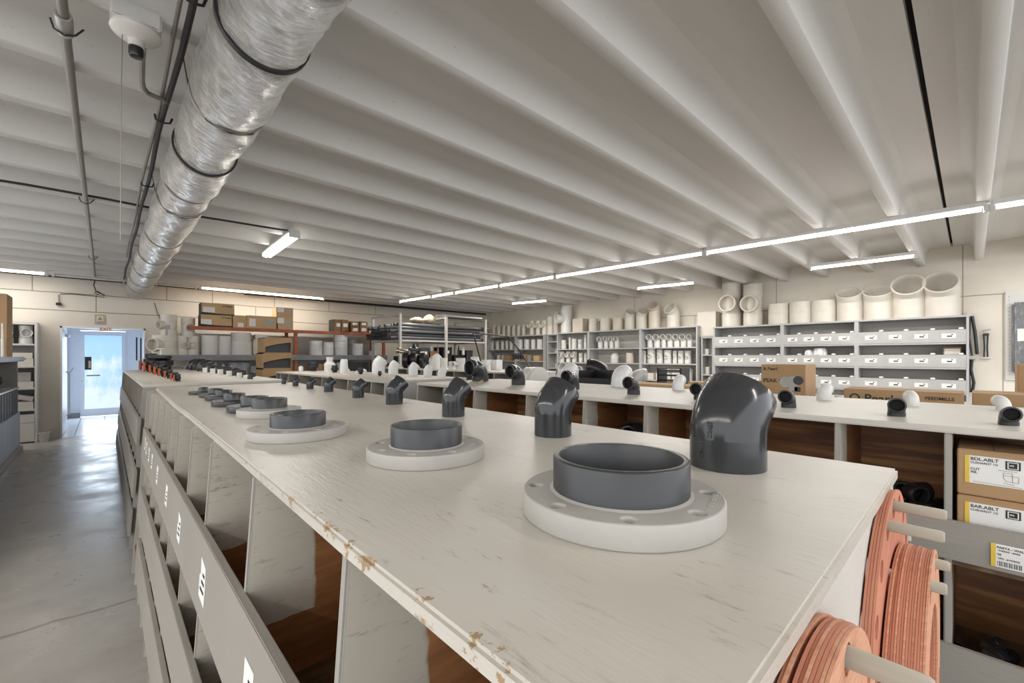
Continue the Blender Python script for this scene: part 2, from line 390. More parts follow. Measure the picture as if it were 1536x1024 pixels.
# ================================================================ THE ROOM
WX, WY, BX, BY = 9.85, 11.6, -4.2, -2.3
def sbox(name, mat, *a, bev=0): return struct(MB().box(*a).build(name, mat, bev=bev))
sbox('floor', 'floor', BX - 3, WX, BY - 4, WY, -.1, 0)
w = MB(); w.box(BX - 3, -.604, WY, WY + .15, 0, 3.4); w.box(.606, WX + .2, WY, WY + .15, 0, 3.4); w.box(-.604, .606, WY, WY + .15, 2.07, 3.4)
struct(w.build('wall_back', 'wally'))
sbox('wall_right', 'wallx', WX, WX + .15, BY, WY, 0, 3.4)
DECK = 3.26
w = MB(); w.box(BX, WX, .235, WY, DECK, DECK + .12); w.box(BX, WX, BY, .205, DECK, DECK + .12)
struct(w.build('ceiling', 'ceil'))
sbox('trim_1', 'void', BX, WX, .2, .24, DECK + .06, DECK + .125)
def joist(k, y, x0, x1, zb=2.992):
    pts = [(-.042, zb + .006), (-.036, zb), (.036, zb), (.042, zb + .006), (.062, 3.12)]
    for i in range(7):
        a = PI + PI / 2 * i / 6 * 1.0; pts.append((.062 + .09 + .09 * math.cos(a) + .0, 3.171 - .09 * math.sin(a) * 1.0 - 0))
    pts = [(-.045, zb + .004), (-.041, zb), (.041, zb), (.045, zb + .004), (.062, 3.17), (.068, 3.20), (.082, 3.23), (.105, 3.25), (.14, DECK), (-.14, DECK), (-.105, 3.25), (-.082, 3.23), (-.068, 3.20), (-.062, 3.17)]
    o = MB().prism(pts, 0, x0, x1).build('trim_%d' % k, 'ceil', loc=(0, y, 0), ang=50); struct(o)
for k in range(25):
    y = -.075 + .648 * (k - 3)
    if y < WY - .15: joist(k + 2, y, BX, WX)
sbox('trim_30', 'ceil', BX, WX, WY - .10, WY, 3.0, DECK)
# entrance lobby beyond the opening
VY = 15.1
sbox('floor_lobby', 'tile', -.72, 1.1, WY, VY, -.05, .0005)
sbox('wall_lobby_left', 'vest', -.78, -.66, WY + .15, VY, 0, 2.6)
sbox('wall_lobby_right', 'vest', 1.0, 1.1, WY + .15, VY, 0, 2.6)
w = MB(); w.box(-.78, -.44, VY, VY + .12, 0, 2.6); w.box(.40, 1.1, VY, VY + .12, 0, 2.6); w.box(-.44, .40, VY, VY + .12, 2.16, 2.6)
struct(w.build('wall_lobby_end', 'vest'))
sbox('ceiling_lobby', 'vest', -.78, 1.1, WY + .15, VY + .1, 2.6, 2.7)
sbox('baseboard_lobby', 'greybase', -.655, -.44, VY - .015, VY, 0, .12)
# opening frame
w = MB(); w.box(-.604, -.575, WY - .012, WY + .16, 0, 2.07); w.box(.578, .606, WY - .012, WY + .16, 0, 2.07); w.box(-.604, .606, WY - .012, WY + .16, 2.042, 2.07)
struct(w.build('trim_31', 'doorw'))
d = struct(link('door_1', None, None, (-.44, VY - .03, 0)))
w = MB(); w.box(0, .075, 0, .05, .02, 2.14); w.box(.765, .84, 0, .05, .02, 2.14); w.box(.075, .765, 0, .05, 2.04, 2.14); w.box(.075, .765, 0, .05, .02, .20)
w.build('door_frame', 'doorw', d, bev=.004)
MB().box(.075, .765, .018, .03, .20, 2.04).build('glass_pane', 'skyglass', d)
MB().box(.11, .36, -.05, -.02, 1.02, 1.05).build('push_bar', 'conduit', d, bev=.006)
n = MB().box(.08, .20, .010, .016, 1.18, 1.50).build('door_notice', 'ink', d); n['label'] = 'dark notice stuck to the glass'
MB().box(.145, .19, .008, .0098, 1.22, 1.40).build('notice_print', 'cartonl', n)
MB().lathe([(.012, 0), (.012, .02), (.008, .03)], 16, Mx((.035, 0, .9), (0, -1, 0))).build('door_lock', 'steel', d)
# second leaf folded back against the left lobby wall, its closer and handle
d2 = struct(link('door_2', None, None, (-.62, 11.8, 0)))
MB().box(0, .045, 0, 1.0, .02, 2.04).build('door_leaf', 'doorw', d2, bev=.004)
MB().box(.045, .10, .68, .93, 1.90, 1.96).build('door_closer', 'doorw', d2, bev=.01)
m = MB(); m.tube([(.05, .90, .3), (.09, .90, .33), (.09, .90, 1.15), (.05, .90, 1.2)], .013, 8); m.tube([(.09, .90, 1.18), (.12, .80, 1.2), (.16, .66, 1.28)], .012, 8); m.build('door_handle', 'white2', d2)
t = thing('exit_sign', 'white exit sign with dark red letters hanging in the top of the lobby opening', 'sign', (.015, WY - .03, 2.0))
MB().box(-.095, .095, 0, .02, 0, .075).build('sign_board', 'white2', t, bev=.003)
text('EXIT', .085, 'orange', t, (0, -.001, .008), (PI / 2, 0, 0), name='sign_lettering', align='CENTER', squash=.95)
t = thing('wall_plaque', 'small brown framed plaque on the wall above the lobby opening', 'plaque', (-.065, WY - .012, 2.13))
MB().box(-.075, .075, 0, .012, 0, .19).build('plaque_board', 'steelp', t, bev=.003)
MB().box(-.05, .05, -.002, 0, .06, .165).build('plaque_picture', 'ivory', t)
MB().prism([(-.03, .08), (.03, .08), (.022, .12), (0, .145), (-.022, .12)], 1, -.004, -.002).build('plaque_emblem', 'carton', t)
text('EXIT', .035, 'carton', t, (0, -.003, .02), (PI / 2, 0, 0), name='plaque_lettering', align='CENTER')
t = thing('light_switch', 'small beige light switch plate on the wall left of the lobby opening', 'switch', (-.80, WY, 1.20))
MB().box(-.037, .037, -.008, 0, 0, .115).build('switch_plate', 'terrac', t, bev=.003)
MB().box(-.006, .006, -.02, -.008, .045, .07).build('switch_lever', 'cream', t)
t = thing('wall_camera', 'small black camera hanging on a stem from a wall joint', 'camera', (-.62, WY - .03, 2.45))
MB().tube([(0, 0, .05), (0, 0, .2)], .010).build('stem', 'conduit', t)
MB().box(-.035, .035, -.04, .02, 0, .05).build('camera_body', 'black', t, bev=.006)
t = MB().tube([(-.6, 0, .005), (-.45, 0, .02), (-.2, 0, .01), (0, 0, 0)], .006).build('wall_cable', 'cable', loc=(.0, WY - .015, 2.66)); tag(t, 'thin dark cable along the wall joint right of the small black camera', 'cable')
for i, xx in enumerate((.50, .585)):
    t = MB().box(-.012, .012, -.012, .012, 0, .5).build('hanging_strap', 'cable', loc=(xx, 12.3 + i * .35, 1.42)); tag(t, 'narrow black strip on the lobby side wall, %s of two' % ('left' if i == 0 else 'right'), 'strip')
t = MB().tube([(.70, 0, 2.62), (.74, 0, 2.45), (.83, 0, 2.2), (.92, 0, 1.95)], .006).build('wall_cable', 'cable', loc=(.05, WY - .012, 0)); tag(t, 'thin dark cable dropping down the wall right of the foil duct end', 'cable')
# ================================================================ OVERHEAD
def duct():
    t = thing('foil_duct', 'large silver foil wrapped round duct running under the ceiling joists', 'duct', (.471, 11.55, 2.83))
    R = []; y = -.35; r0 = .171
    bands = [1.42, 1.95, 2.62, 3.35, 4.02, 4.5, 5.9, 7.1, 8.3, 9.5, 10.4]
    rnd = random.Random(4); ph = [rnd.uniform(0, 6.28) for _ in range(8)]
    mb = MB(); n = 56
    while y < 11.55:
        pin = sum(math.exp(-((y - b) / .03) ** 2) for b in bands)
        puff = .006 * math.sin(y * 5 + ph[0]) + .004 * math.sin(y * 13 + ph[1])
        jit = [rnd.uniform(-.0022, .0022) for _ in range(3)]
        def rr(a, y=y, pin=pin, puff=puff, jit=jit):
            return r0 + puff - .009 * min(pin, 1) + .0045 * math.sin(3 * a + y * 7 + ph[2]) + .003 * math.sin(7 * a - y * 23 + ph[3]) + jit[0] * math.sin(5 * a + ph[4]) + jit[1] * math.sin(11 * a + y * 40)
        R.append((Vector((0, y - 11.55, 0)), X, Z, rr)); y += .022
    mb.rings(R, n, cap=True); mb.build('duct_wrap', 'foil', t, ang=80)
    for b in bands:
        m = MB(); m.lathe([(r0 - .006, -.012), (r0 + .004, -.012), (r0 + .004, .012), (r0 - .006, .012)], 48, Mx((0, b - 11.55, 0), (0, 1, 0)), closed=True); m.build('duct_strap', 'conduit' if b not in (1.95, 1.42, 3.35) else 'cable', t)
    for b in (2.62, 4.5, 8.3, 10.4): MB().tube([(-.2, b - 11.55, .16), (-.175, b - 11.55, 0), (-.1, b - 11.55, -.150), (0, b - 11.55, -.178), (.1, b - 11.55, -.150), (.175, b - 11.55, 0), (.2, b - 11.55, .16)], .003, 6).build('hanger_wire', 'cable', t)
    
duct()
t = thing('conduit_pipe', 'long grey conduit pipe fixed under the joists left of the foil duct', 'pipe', (-.13, 11.3, 2.972))
MB().tube([(0, y, .003 * math.sin(y * 2.1)) for y in [-12.2 + .6 * i for i in range(21)]], .019, 12).build('pipe_run', 'conduit', t)
MB().lathe([(.028, -.07), (.030, -.06), (.030, .06), (.028, .07), (.0195, .07), (.0195, -.07)], 20, Mx((.0, -8.55, 0), (0, 1, 0)), closed=True).build('pipe_coupling', 'steel', t)
for yy in (-8.52, -5.6, -2.4): MB().tube([(-.045, yy, .02), (-.034, yy, -.02), (0, yy, -.036), (.034, yy, -.02), (.06, yy, .02)], .004).build('pipe_clamp', 'cable', t)
def cable(name, label, pts, r=.006, mat='cable'):
    o = Vector(pts[0]); t = MB().tube([Vector(p) - o for p in pts], r).build(name, mat, loc=o); return tag(t, label, 'cable')
cable('ceiling_cable', 'black cable strung across the joists left and right of the duct', [(-3.8, 5.62, 2.985)] + [(x * .5 - 1.5, 5.62 - x * .012, 2.98 - .01 * math.sin(x * 1.9)) for x in range(0, 7)] + [(1.62, 5.5, 2.985)], .011)
cable('cable_bundle', 'thick bundle of dark cables along the left side of the foil duct', [(.262 + .006 * math.sin(y * 3.1), y, 2.960 + .008 * math.sin(y * 2)) for y in [1.2 + .35 * i for i in range(30)]], .014)
cable('cable_bundle', 'second pale grey cable tied beside the dark cable bundle along the duct', [(.232 + .005 * math.sin(y * 2.3), y, 2.975) for y in [1.2 + .35 * i for i in range(22)]], .009, 'conduit')
cable('loose_cable', 'loose black cable sagging along the right side of the foil duct', [(.66, 1.5, 2.96), (.665, 2.0, 2.95), (.67, 3.2, 2.93), (.68, 4.2, 2.86), (.69, 4.8, 2.9), (.685, 5.5, 2.95), (.69, 7.0, 2.9), (.69, 8, 2.95)], .006)
for yy in (2.18, 3.42, 4.8):
    t = MB().tube([(-.04, 0, .01), (-.035, 0, -.02), (0, 0, -.03), (.035, 0, -.02), (.045, 0, .012)], .006, 8).build('cable_clamp', 'cable', loc=(.262, yy, 2.972)); tag(t, 'black clamp holding the cable bundle, %s along the duct' % {2.18: 'nearest', 3.42: 'second', 4.8: 'third'}[yy], 'clamp')
cable('end_cable', 'black cable hanging in a loop from the far end of the long conduit', [(-.13, 11.3, 2.95), (-.15, 11.4, 2.86), (-.12, 11.5, 2.75), (-.06, 11.52, 2.72), (-.1, 11.52, 2.70), (-.14, 11.52, 2.73), (-.1, 11.53, 2.76), (.0, 11.54, 2.69)], .009)
t = thing('lamp_holder', 'white round ceiling lampholder with a black socket and pull chain', 'lamp holder', (.10, 2.50, 2.905))
MB().box(-.085, .085, -.06, .06, .02, .10).build('junction_box', 'fixture', t, bev=.008)
MB().lathe([(.085, .02), (.088, .006), (.080, -.006), (.045, -.022), (.030, -.03), (.028, -.055), (.03, -.058), (.012, -.06)], 32).build('porcelain_dish', 'porcelain', t)
MB().lathe([(.026, -.058), (.026, -.088), (.022, -.098), (.004, -.1)], 20).build('socket', 'black', t)
m = MB(); m.tube([(-.045, .0, -.02), (-.048, .02, -.3), (-.05, .03, -.9)], .0022, 6); m.build('pull_chain', 'conduit', t)
cable('conduit_bend', 'grey conduit curving from the white lampholder towards the duct', [(.125, 2.55, 2.90), (.13, 2.72, 2.925), (.14, 2.95, 2.935), (.15, 3.05, 2.945), (.175, 3.12, 2.955), (.27, 3.16, 2.96)], .013, 'conduit')
cable('white_wire', 'thin white wire tacked along a joist in the middle of the ceiling', [(1.0, 3.74, 2.985), (1.9, 3.74, 2.985), (3.3, 3.75, 2.985), (3.62, 3.80, 2.99), (3.4, 3.83, 3.02), (3.0, 3.85, 3.12)], .004, 'fixture')
def fixture(label, p0, p1, lit=True, tubes=1, power=14, z=2.958):
    p0, p1 = Vector(p0 + (0,)), Vector(p1 + (0,)); L = (p1 - p0).length; a = math.atan2((p1 - p0).y, (p1 - p0).x)
    t = thing('fluorescent_light', label, 'light', ((p0.x + p1.x) / 2, (p0.y + p1.y) / 2, z), a, 'fluorescent lights under the joists')
    h = L / 2 - .008; wd = .055 if tubes == 1 else .09
    MB().box(-h, h, -wd / 1.6, wd / 1.6, -.012, .034).build('housing', 'fixture', t, bev=.006)
    for k in range(tubes):
        yy = 0 if tubes == 1 else (k - .5) * .09
        MB().lathe([(.018, -h + .03), (.019, -h + .035), (.019, h - .035), (.018, h - .03)], 16, Mx((0, yy, -.034), (1, 0, 0))).build('tube', 'tube' if lit else 'tubeoff', t)
    for s in (-1, 1): MB().box(s * h - .018, s * h + .018, -wd / 1.5, wd / 1.5, -.062, .0).build('end_holder', 'fixture', t, bev=.005)
    if lit:
        l = bpy.data.lights.new('tube_light', 'AREA'); l.shape = 'RECTANGLE'; l.size = L; l.size_y = .04; l.energy = power * L; l.color = (1, .96, .90)
        o = link('tube_light', l, t, (0, 0, -.056))
xr = lambda y: 6.19 - .0605 * (y + .33)
ys = [-1.9, -.11, 2.52, 5.09, 6.50, 7.9, 8.75, 10.14]
for i in range(7):
    y0, y1 = ys[i], ys[i + 1]
    fixture('lit white tube light, %s of the long row crossing the ceiling' % ('nearest' if i == 0 else ORD[i] + ' from the near end'), (xr(y0), y0 + .01), (xr(y1), y1 - .01))
fixture('short double tube light hanging diagonally alone left of the long row', (1.62, 5.43), (1.66, 6.80), tubes=2)
fixture('lit tube light along the back wall right of the foil duct', (1.43, 10.93), (3.93, 10.93), power=8)
fixture('lit tube light along the back wall at the far left', (-3.1, 10.93), (-.72, 10.93), power=9)
fixture('unlit tube light on the back wall between the duct and the far left light', (-.66, 10.94), (.27, 10.94), lit=False)
fixture('unlit tube light on the back wall just right of the duct', (.73, 10.94), (1.38, 10.94), lit=False)
fixture('lit tube light near the right wall, farthest of three single ones', (7.95, 8.45), (8.2, 7.40), power=32)
fixture('lit tube light near the right wall, middle of three single ones', (8.10, 4.80), (8.28, 3.65), power=32)
fixture('lit tube light near the right wall, nearest of three single ones', (8.32, 1.80), (8.36, .53), power=20)
for i, (xx, ya, yb) in enumerate([(-2.4, -1.4, 1.0), (-2.4, 1.1, 3.5), (-2.4, 3.6, 6.0), (-2.4, 6.1, 8.5), (1.6, -2.2, -.9), (8.4, -2.2, -.6)]):  # unseen fixtures added to brighten the near counter and the ceiling
    fixture('added unseen tube light brightening the room from behind or left of the viewpoint', (xx, ya), (xx, yb))
cable('wall_pipe', 'dark pipe running along the top of the back wall behind the pipe rack', [(2.3, 11.3, 2.93), (5, 11.3, 2.935), (9.4, 11.3, 2.94)], .028)
cable('wall_pipe', 'thin dark pipe just above the thicker one along the back wall', [(-3.5, 11.38, 2.955), (2, 11.38, 2.955), (9.2, 11.38, 2.965)], .014)
# ================================================================ COUNTERS
def counter(name, label, x0, y0, y1, wid, divs, lips, top='top2', dmat='divid', panel='greyp', endp='greyp', toppoly=None, over=0.0, full=None, peg=None, tags=()):
    """long bin counter: x0 = front edge at floor level, sloped fronts, bins between upright dividers"""
    t = thing(name, label, 'counter', (x0, y0, 0)); H = 1.258; L = y1 - y0
    fx = lambda z: .07 - .068 * (1.258 - z)
    if toppoly: pts = [(x - x0, y - y0) for x, y in toppoly]
    else: pts = [(.066, -over), (wid, -over), (wid, L + over), (.066, L + over)]
    MB().prism(pts, 2, H, 1.28).build('countertop', top, t, bev=.004)
    prof = [(fx(0), 0), (wid - .012, 0), (wid - .012, H), (fx(H), H)]
    MB().prism(prof, 1, .002, .02).build('end_panel', endp, t, bev=.002)
    MB().prism(prof, 1, L - .02, L - .002).build('end_panel', panel, t, bev=.002)
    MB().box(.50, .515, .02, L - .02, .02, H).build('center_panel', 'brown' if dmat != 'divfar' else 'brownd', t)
    MB().box(wid - .03, wid - .012, .02, L - .02, 0, H).build('side_panel', panel, t)
    fl = []
    for (zt, zb, ya, yb) in lips:
        zf = max(zb - .005, .08); fl.append(zf)
        MB().prism([(fx(zf) + .004, zf - .014), (.50, zf - .014), (.50, zf), (fx(zf) + .004, zf)], 1, .02, L - .02).build('bin_floor', 'darkshelf', t)
        MB().prism([(fx(zb) - .016, zb), (fx(zb) + .002, zb), (fx(zt) + .002, zt), (fx(zt) - .016, zt)], 1, ya - y0, yb - y0).build('front_board', 'lip', t, bev=.002)
    for y in divs:
        yy = y - y0
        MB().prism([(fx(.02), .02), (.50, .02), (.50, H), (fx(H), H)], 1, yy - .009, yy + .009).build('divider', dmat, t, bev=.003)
    sl = math.atan(.068)
    for (y, zt, ztop, w, h, rag) in tags:
        m = MB()
        if rag: P = [(0, 0), (w * .95, .004), (w, h * .55), (w * .8, h * .6), (w * .9, h), (.1 * w, h * .9), (0, h * .4)]
        else: P = [(0, 0), (w, 0), (w, h), (0, h)]
        xx = fx(zt - h) - .0170
        m.prism(P, 0, -.0006, .0006); o = m.build('price_label', 'paper', t, loc=(xx, y - y0, zt - h), rot=(0, sl, 0)); o['label'] = 'white paper label'
        for k in range(3): MB().box(-.0016, -.0007, w * .15, w * (.75 - .15 * k), h * (.25 + .2 * k), h * (.32 + .2 * k)).build('label_print', 'ink', o)
    return t
MAIN = counter('bin_counter', 'long beige counter in front carrying the round flanges and grey elbows', .15, .105, 4.0, 1.0,
    [.54, 1.0, 1.476, 1.84, 2.22, 2.51, 2.80, 3.12, 3.42, 3.72], [(1.03, .83, .12, 3.80), (.67, .48, .12, 3.66), (.39, .20, .12, 3.5)], top='top', endp='panel', panel='divfar',
    toppoly=[(.205, .10), (.208, .5), (.222, 1.24), (.234, 2.0), (.237, 2.54), (.252, 3.2), (.268, 4.02), (1.192, 4.02), (1.18, 3.0), (1.155, 1.8), (1.148, 1.2), (1.140, .6), (1.137, .10)],
    tags=[(3.50, 1.00, 0, .05, .075, 0), (3.36, .99, 0, .05, .07, 0), (3.16, .985, 0, .05, .075, 0), (2.95, .985, 0, .05, .075, 0), (2.62, .98, 0, .06, .08, 0), (2.20, .98, 0, .06, .08, 0), (1.78, .975, 0, .07, .09, 1), (1.30, .98, 0, .08, .10, 1), (.83, .965, 0, .06, .08, 0)])
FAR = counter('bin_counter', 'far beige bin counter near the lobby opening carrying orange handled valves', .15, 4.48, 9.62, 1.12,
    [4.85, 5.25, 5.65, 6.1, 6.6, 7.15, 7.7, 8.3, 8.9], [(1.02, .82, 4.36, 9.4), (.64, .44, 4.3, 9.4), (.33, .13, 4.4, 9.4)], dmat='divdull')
RIGHTC = counter('bin_counter', 'right beige counter with dark open bins carrying grey right-angle elbows', 1.88, -1.3, 3.26, 1.02,
    [-.95, -.60, -.25, .052, .337, .72, 1.109, 1.485, 1.936, 2.474, 2.86], [(.991, .872, -1.28, 2.9), (.615, .48, -1.28, 2.9), (.3, .16, -1.28, 2.9)], panel='divfar', endp='divfar')
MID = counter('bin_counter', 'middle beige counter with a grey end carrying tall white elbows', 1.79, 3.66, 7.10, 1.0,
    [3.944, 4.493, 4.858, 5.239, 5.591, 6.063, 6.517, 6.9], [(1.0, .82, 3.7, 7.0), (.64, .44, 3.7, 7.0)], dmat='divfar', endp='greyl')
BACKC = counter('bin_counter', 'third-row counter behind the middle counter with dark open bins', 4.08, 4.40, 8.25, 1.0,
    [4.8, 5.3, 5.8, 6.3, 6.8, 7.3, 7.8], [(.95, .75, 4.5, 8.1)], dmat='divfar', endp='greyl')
# low back-row bench that carries the long cartons
t = thing('low_bench', 'low grey bench behind the right counter holding the long cartons', 'bench', (3.75, -1.3, 0))
MB().box(0, 1.15, 0, 5.3, 1.12, 1.15).build('bench_top', 'greyl', t, bev=.004)
for yy in (0, 1.7, 3.5, 5.28): MB().box(.03, 1.12, yy, yy + .02, 0, 1.12).build('bench_panel', 'greyp', t)
MB().box(.55, .57, .02, 5.28, 0, 1.12).build('center_panel', 'brownd', t)
# ================================================================ ON THE LONG FRONT COUNTER
def flange(cx, cy, R, t_, rr, ztop, label, base='flange', hub='grey', holes=8, rise=True):
    t = thing('pipe_flange', label, 'flange', (cx, cy, 1.28), random.uniform(0, .6), 'flanges along the front counter')
    bc = R - (R - rr) * .42
    hs = [(0, 0, rr * .97)] + [(bc * math.cos(2 * PI * (i + .5) / holes), bc * math.sin(2 * PI * (i + .5) / holes), R * .066) for i in range(holes)]
    me = curve_shape(R, hs, t_, R * .022, 'flange_ring'); me.materials.clear(); me.materials.append(MT[base]); link('flange_ring', me, t)
    h = ztop - 1.28; c = rr * .025
    MB().lathe([(rr, .003), (rr, h - c), (rr - c * .5, h - c * .3), (rr - c, h), (rr * .91, h), (rr * .895, h - c), (rr * .87, h * .15), (rr * .74, h * .13), (rr * .74, .003)], 64, closed=True).build('hub', hub, t)
    if rise:
        MB().lathe([(rr * 1.05, t_ - .004), (rr * 1.05, t_ + .0), (rr * .99, t_ + .0025), (rr * .99, t_ - .004)], 64, closed=True).build('hub_shoulder', base, t)
    return t
F = [(.537, .346, .138, .0315, .0946, 1.359, 'largest light grey bolt flange with dark grey hub, nearest on the front counter', 'flange'),
     (.5185, .826, .127, .028, .0774, 1.352, 'light grey bolt flange with dark grey hub, second nearest on the counter', 'flange'),
     (.395, 1.292, .125, .027, .0707, 1.345, 'light grey bolt flange with dark grey hub, third from the near end', 'flange'),
     (.452, 1.81, .107, .028, .059, 1.345, 'smallest light grey bolt flange, fourth from the near end of the counter', 'flange'),
     (.445, 2.0, .098, .025, .050, 1.340, 'dark grey flange just behind the smallest light grey flange', 'greyd'),
     (.43, 2.30, .088, .024, .042, 1.335, 'dark grey flange, second of the five dark ones from the near end', 'greyd'),
     (.445, 2.63, .080, .022, .037, 1.33, 'dark grey flange, middle of the five dark flanges', 'greyd'),
     (.445, 2.86, .076, .018, .035, 1.325, 'dark grey flange, second farthest on the front counter', 'greyd'),
     (.425, 3.12, .072, .016, .024, 1.32, 'farthest and smallest dark grey flange on the front counter', 'greyd')]
fl = [flange(*f[:6], f[6], f[7], 'greyhub' if f[7] == 'flange' else 'greyd', 8 if f[2] > .1 else 6) for f in F]
text('8  40  CLASS 150', .010, 'flange', fl[0], (-.03, -.124, .0318), (0, 0, 0), name='raised_lettering')
text('SCH 80', .010, 'flange', fl[0], (.05, .112, .0318), (0, 0, .4), name='raised_lettering')
EL = [(.919, .340, .141, .186), (.922, .811, .104, .150), (.946, 1.324, .084, .133), (.986, 1.850, .078, .117), (.996, 2.268, .061, .098), (1.027, 2.775, .055, .090), (1.025, 3.110, .046, .085), (1.048, 3.495, .041, .080), (1.062, 3.84, .034, .064)]
for i, (x, y, w, h) in enumerate(EL):
    o = elbow_mesh(w, 45, (.42, .60, .66)[min(i, 2)], (.30, .38, .50)[min(i, 2)], .51, .08, 48 if i < 3 else 28).build('pipe_elbow', 'grey', loc=(x, y, 1.28), rot=(0, 0, -.10 if i == 0 else 0), ang=50)
    tag(o, 'dark grey bent elbow standing on the front counter, ' + ('largest and nearest' if i == 0 else ORD[i] + ' from the near end' if i < 8 else 'farthest and smallest'), 'elbow', 'bent elbows along the front counter')
    if i == 0:
        text('NSF 61  D2467', .012, 'grey', o, (-.0700, -.004, .02), (0, -PI / 2, 0), name='raised_lettering', depth=.0009)
        text('SCH 80', .012, 'grey', o, (-.0695, .012, .022), (0, -PI / 2, 0), name='raised_lettering', depth=.0009)
# ---- rubber gaskets hung on dowels at the near end
def gasket_stack(cx, cz, R, y0, n, th, ri, col, front, label, group, holes=8, hr=None, gap=0, rot=0):
    hr = hr or R * .07; bc = R * .90
    hs = [(0, 0, ri)] + [(bc * math.cos(2 * PI * i / holes + rot), bc * math.sin(2 * PI * i / holes + rot), hr) for i in range(holes)]
    me = curve_shape(R, hs, th * .88, 0, 'gasket'); me.materials.clear(); me.materials.append(MT[col])
    me2 = me.copy(); me2.materials.clear(); me2.materials.append(MT[front])
    rnd = random.Random(n)
    for i in range(n):
        yy = y0 - th * i - (gap if i > 1 else 0)
        o = link('rubber_gasket', me2 if i % 3 == 1 or i == n - 1 else me, None, (cx + rnd.uniform(-.0015, .0015) * (1 if n > 5 else .5), yy, cz + rnd.uniform(-.002, .001)), (PI / 2, 0, 0))
        tag(o, label % ('front one' if i == n - 1 else 'one against the panel' if i == 0 else ORD[i] + ' from the panel'), 'gasket', group)
HY = MB
gasket_stack(.98, 1.018, .25, .1045, 4, .0036, .07, 'gask', 'gask', 'very large flat orange rubber gasket on the upper pair of dowels, %s', 'very large gaskets on the upper dowels', 18, .0165, rot=math.radians(92))
gasket_stack(.980, .965, .212, .0875, 15, .0030, .125, 'gask', 'gaskl', 'medium orange rubber gasket in the thick stack of many rings, %s', 'medium gaskets in the thick stack', 8, .016, rot=math.radians(67.5))
gasket_stack(.45, 1.058, .20, .1045, 9, .0030, .10, 'gask', 'gaskl', 'orange rubber gasket of the nearest stack by the corner, %s', 'gaskets of the nearest stack', 8, .014, gap=.003, rot=PI / 2 - .145)
bx, by = .15, .105
def dowel(x, z, y1=.027, r=.0085, label=None):
    o = MB().lathe([(r * .97, 0), (r, .002), (r, .107 - y1 - .003), (r * .8, .107 - y1)], 20, Mx((0, 0, 0), (0, -1, 0))).build('dowel_peg', 'dowel', MAIN, loc=(x - bx, .107 - by, z)); return o
dowel(.970, 1.249); dowel(.894, 1.236); dowel(1.037, 1.146, .025); dowel(.911, 1.154, .025); dowel(.477, 1.236, .020, .0095)
# ---- inside the front counter's bins
def spare_flange(x, y, z, R, label, tilt=.0, base='flange', hub='grey'):
    t = thing('pipe_flange', label, 'flange', (x, y, z)); t.rotation_euler = (tilt, 0, .3)
    hs = [(0, 0, R * .5)] + [(R * .78 * math.cos(PI / 4 * i), R * .78 * math.sin(PI / 4 * i), R * .07) for i in range(8)]
    me = curve_shape(R, hs, .026, .003, 'flange_ring'); me.materials.clear(); me.materials.append(MT[base]); link('flange_ring', me, t)
    MB().lathe([(R * .56, .004), (R * .56, .075), (R * .5, .075), (R * .5, .004)], 40, closed=True).build('hub', hub, t)
spare_flange(.36, 1.27, .826, .105, 'light grey flange with dark hub lying in a top bin of the front counter')
spare_flange(.34, 1.68, .826, .09, 'small light grey flange lying in the third top bin', base='flange')
spare_flange(.33, 1.22, .476, .10, 'dark flange lying in a middle bin of the front counter', base='greyd', hub='greyd')
spare_flange(.33, 1.66, .476, .09, 'dark flange in the second middle bin of the front counter', base='greyd', hub='greyd')
spare_flange(.33, .77, .476, .12, 'large dark flange lying in the nearest middle bin', base='greyd', hub='greyd')
spare_flange(.33, 1.66, .196, .10, 'dark flange lying in a bottom bin of the front counter', base='greyd', hub='greyd')
spare_flange(.32, 2.36, .196, .09, 'dark flange lying in a bottom bin further along the front counter', base='greyd', hub='greyd')
o = MB().lathe(ring_prof(.035, .03, .2, False), 24, closed=True).build('pipe_ring', 'grey', loc=(.34, 2.36, .826)); tag(o, 'small grey ring lying in a top bin of the front counter', 'ring')
# white bucket in the nearest bin
t = thing('bucket', 'pale bucket standing in the nearest bin under the countertop', 'bucket', (.48, .30, .826))
MB().lathe([(.085, 0), (.098, .33), (.104, .335), (.104, .35), (.097, .35), (.093, .33), (.080, .01)], 40).build('bucket_shell', 'terrac', t)
MB().lathe([(.1045, .28), (.1065, .285), (.1065, .325), (.1045, .33), (.099, .33), (.099, .28)], 40, closed=True).build('rim_band', 'steelp', t)
# ================================================================ RIGHT COUNTER
G9 = [(2.488, 3.064, .150, .196), (2.378, 2.454, .110, .160), (2.327, 1.866, .090, .129), (2.263, 1.362, .074, .106), (2.235, .959, .065, .089), (2.168, .547, .058, .078), (2.151, .193, .054, .070), (2.126, -.081, .048, .062)]
for i, (x, y, w, h) in enumerate(G9):
    o = elbow_mesh(w, 90, h / w - 1.05, .30, .56, .10, 40).build('pipe_elbow', 'grey' if i < 5 else 'greyd', loc=(x, y, 1.28), rot=(0, 0, PI + (.0 if i < 6 else .12)), ang=50)
    tag(o, 'dark grey right-angle elbow with its open mouth facing the aisle, ' + ('largest and farthest' if i == 0 else ORD[i] + ' from the far end' if i < 7 else 'nearest and smallest'), 'elbow', 'grey right-angle elbows on the right counter')
    MB().lathe([(w * .385, 0), (w * .385, .001)], 24, Mx((w * .50, 0, (h / w - 1.05 + .56) * w), (1, 0, 0))).build('mouth_shade_disc', 'void', o)  # matte black disc painting the deep shade inside the elbow mouth
W9 = [(2.86, 2.356, .13, .138), (2.80, 1.805, .125, .125), (2.79, 1.346, .075, .100), (2.702, .523, .066, .076), (2.657, .185, .052, .063), (2.703, -.09, .047, .052)]
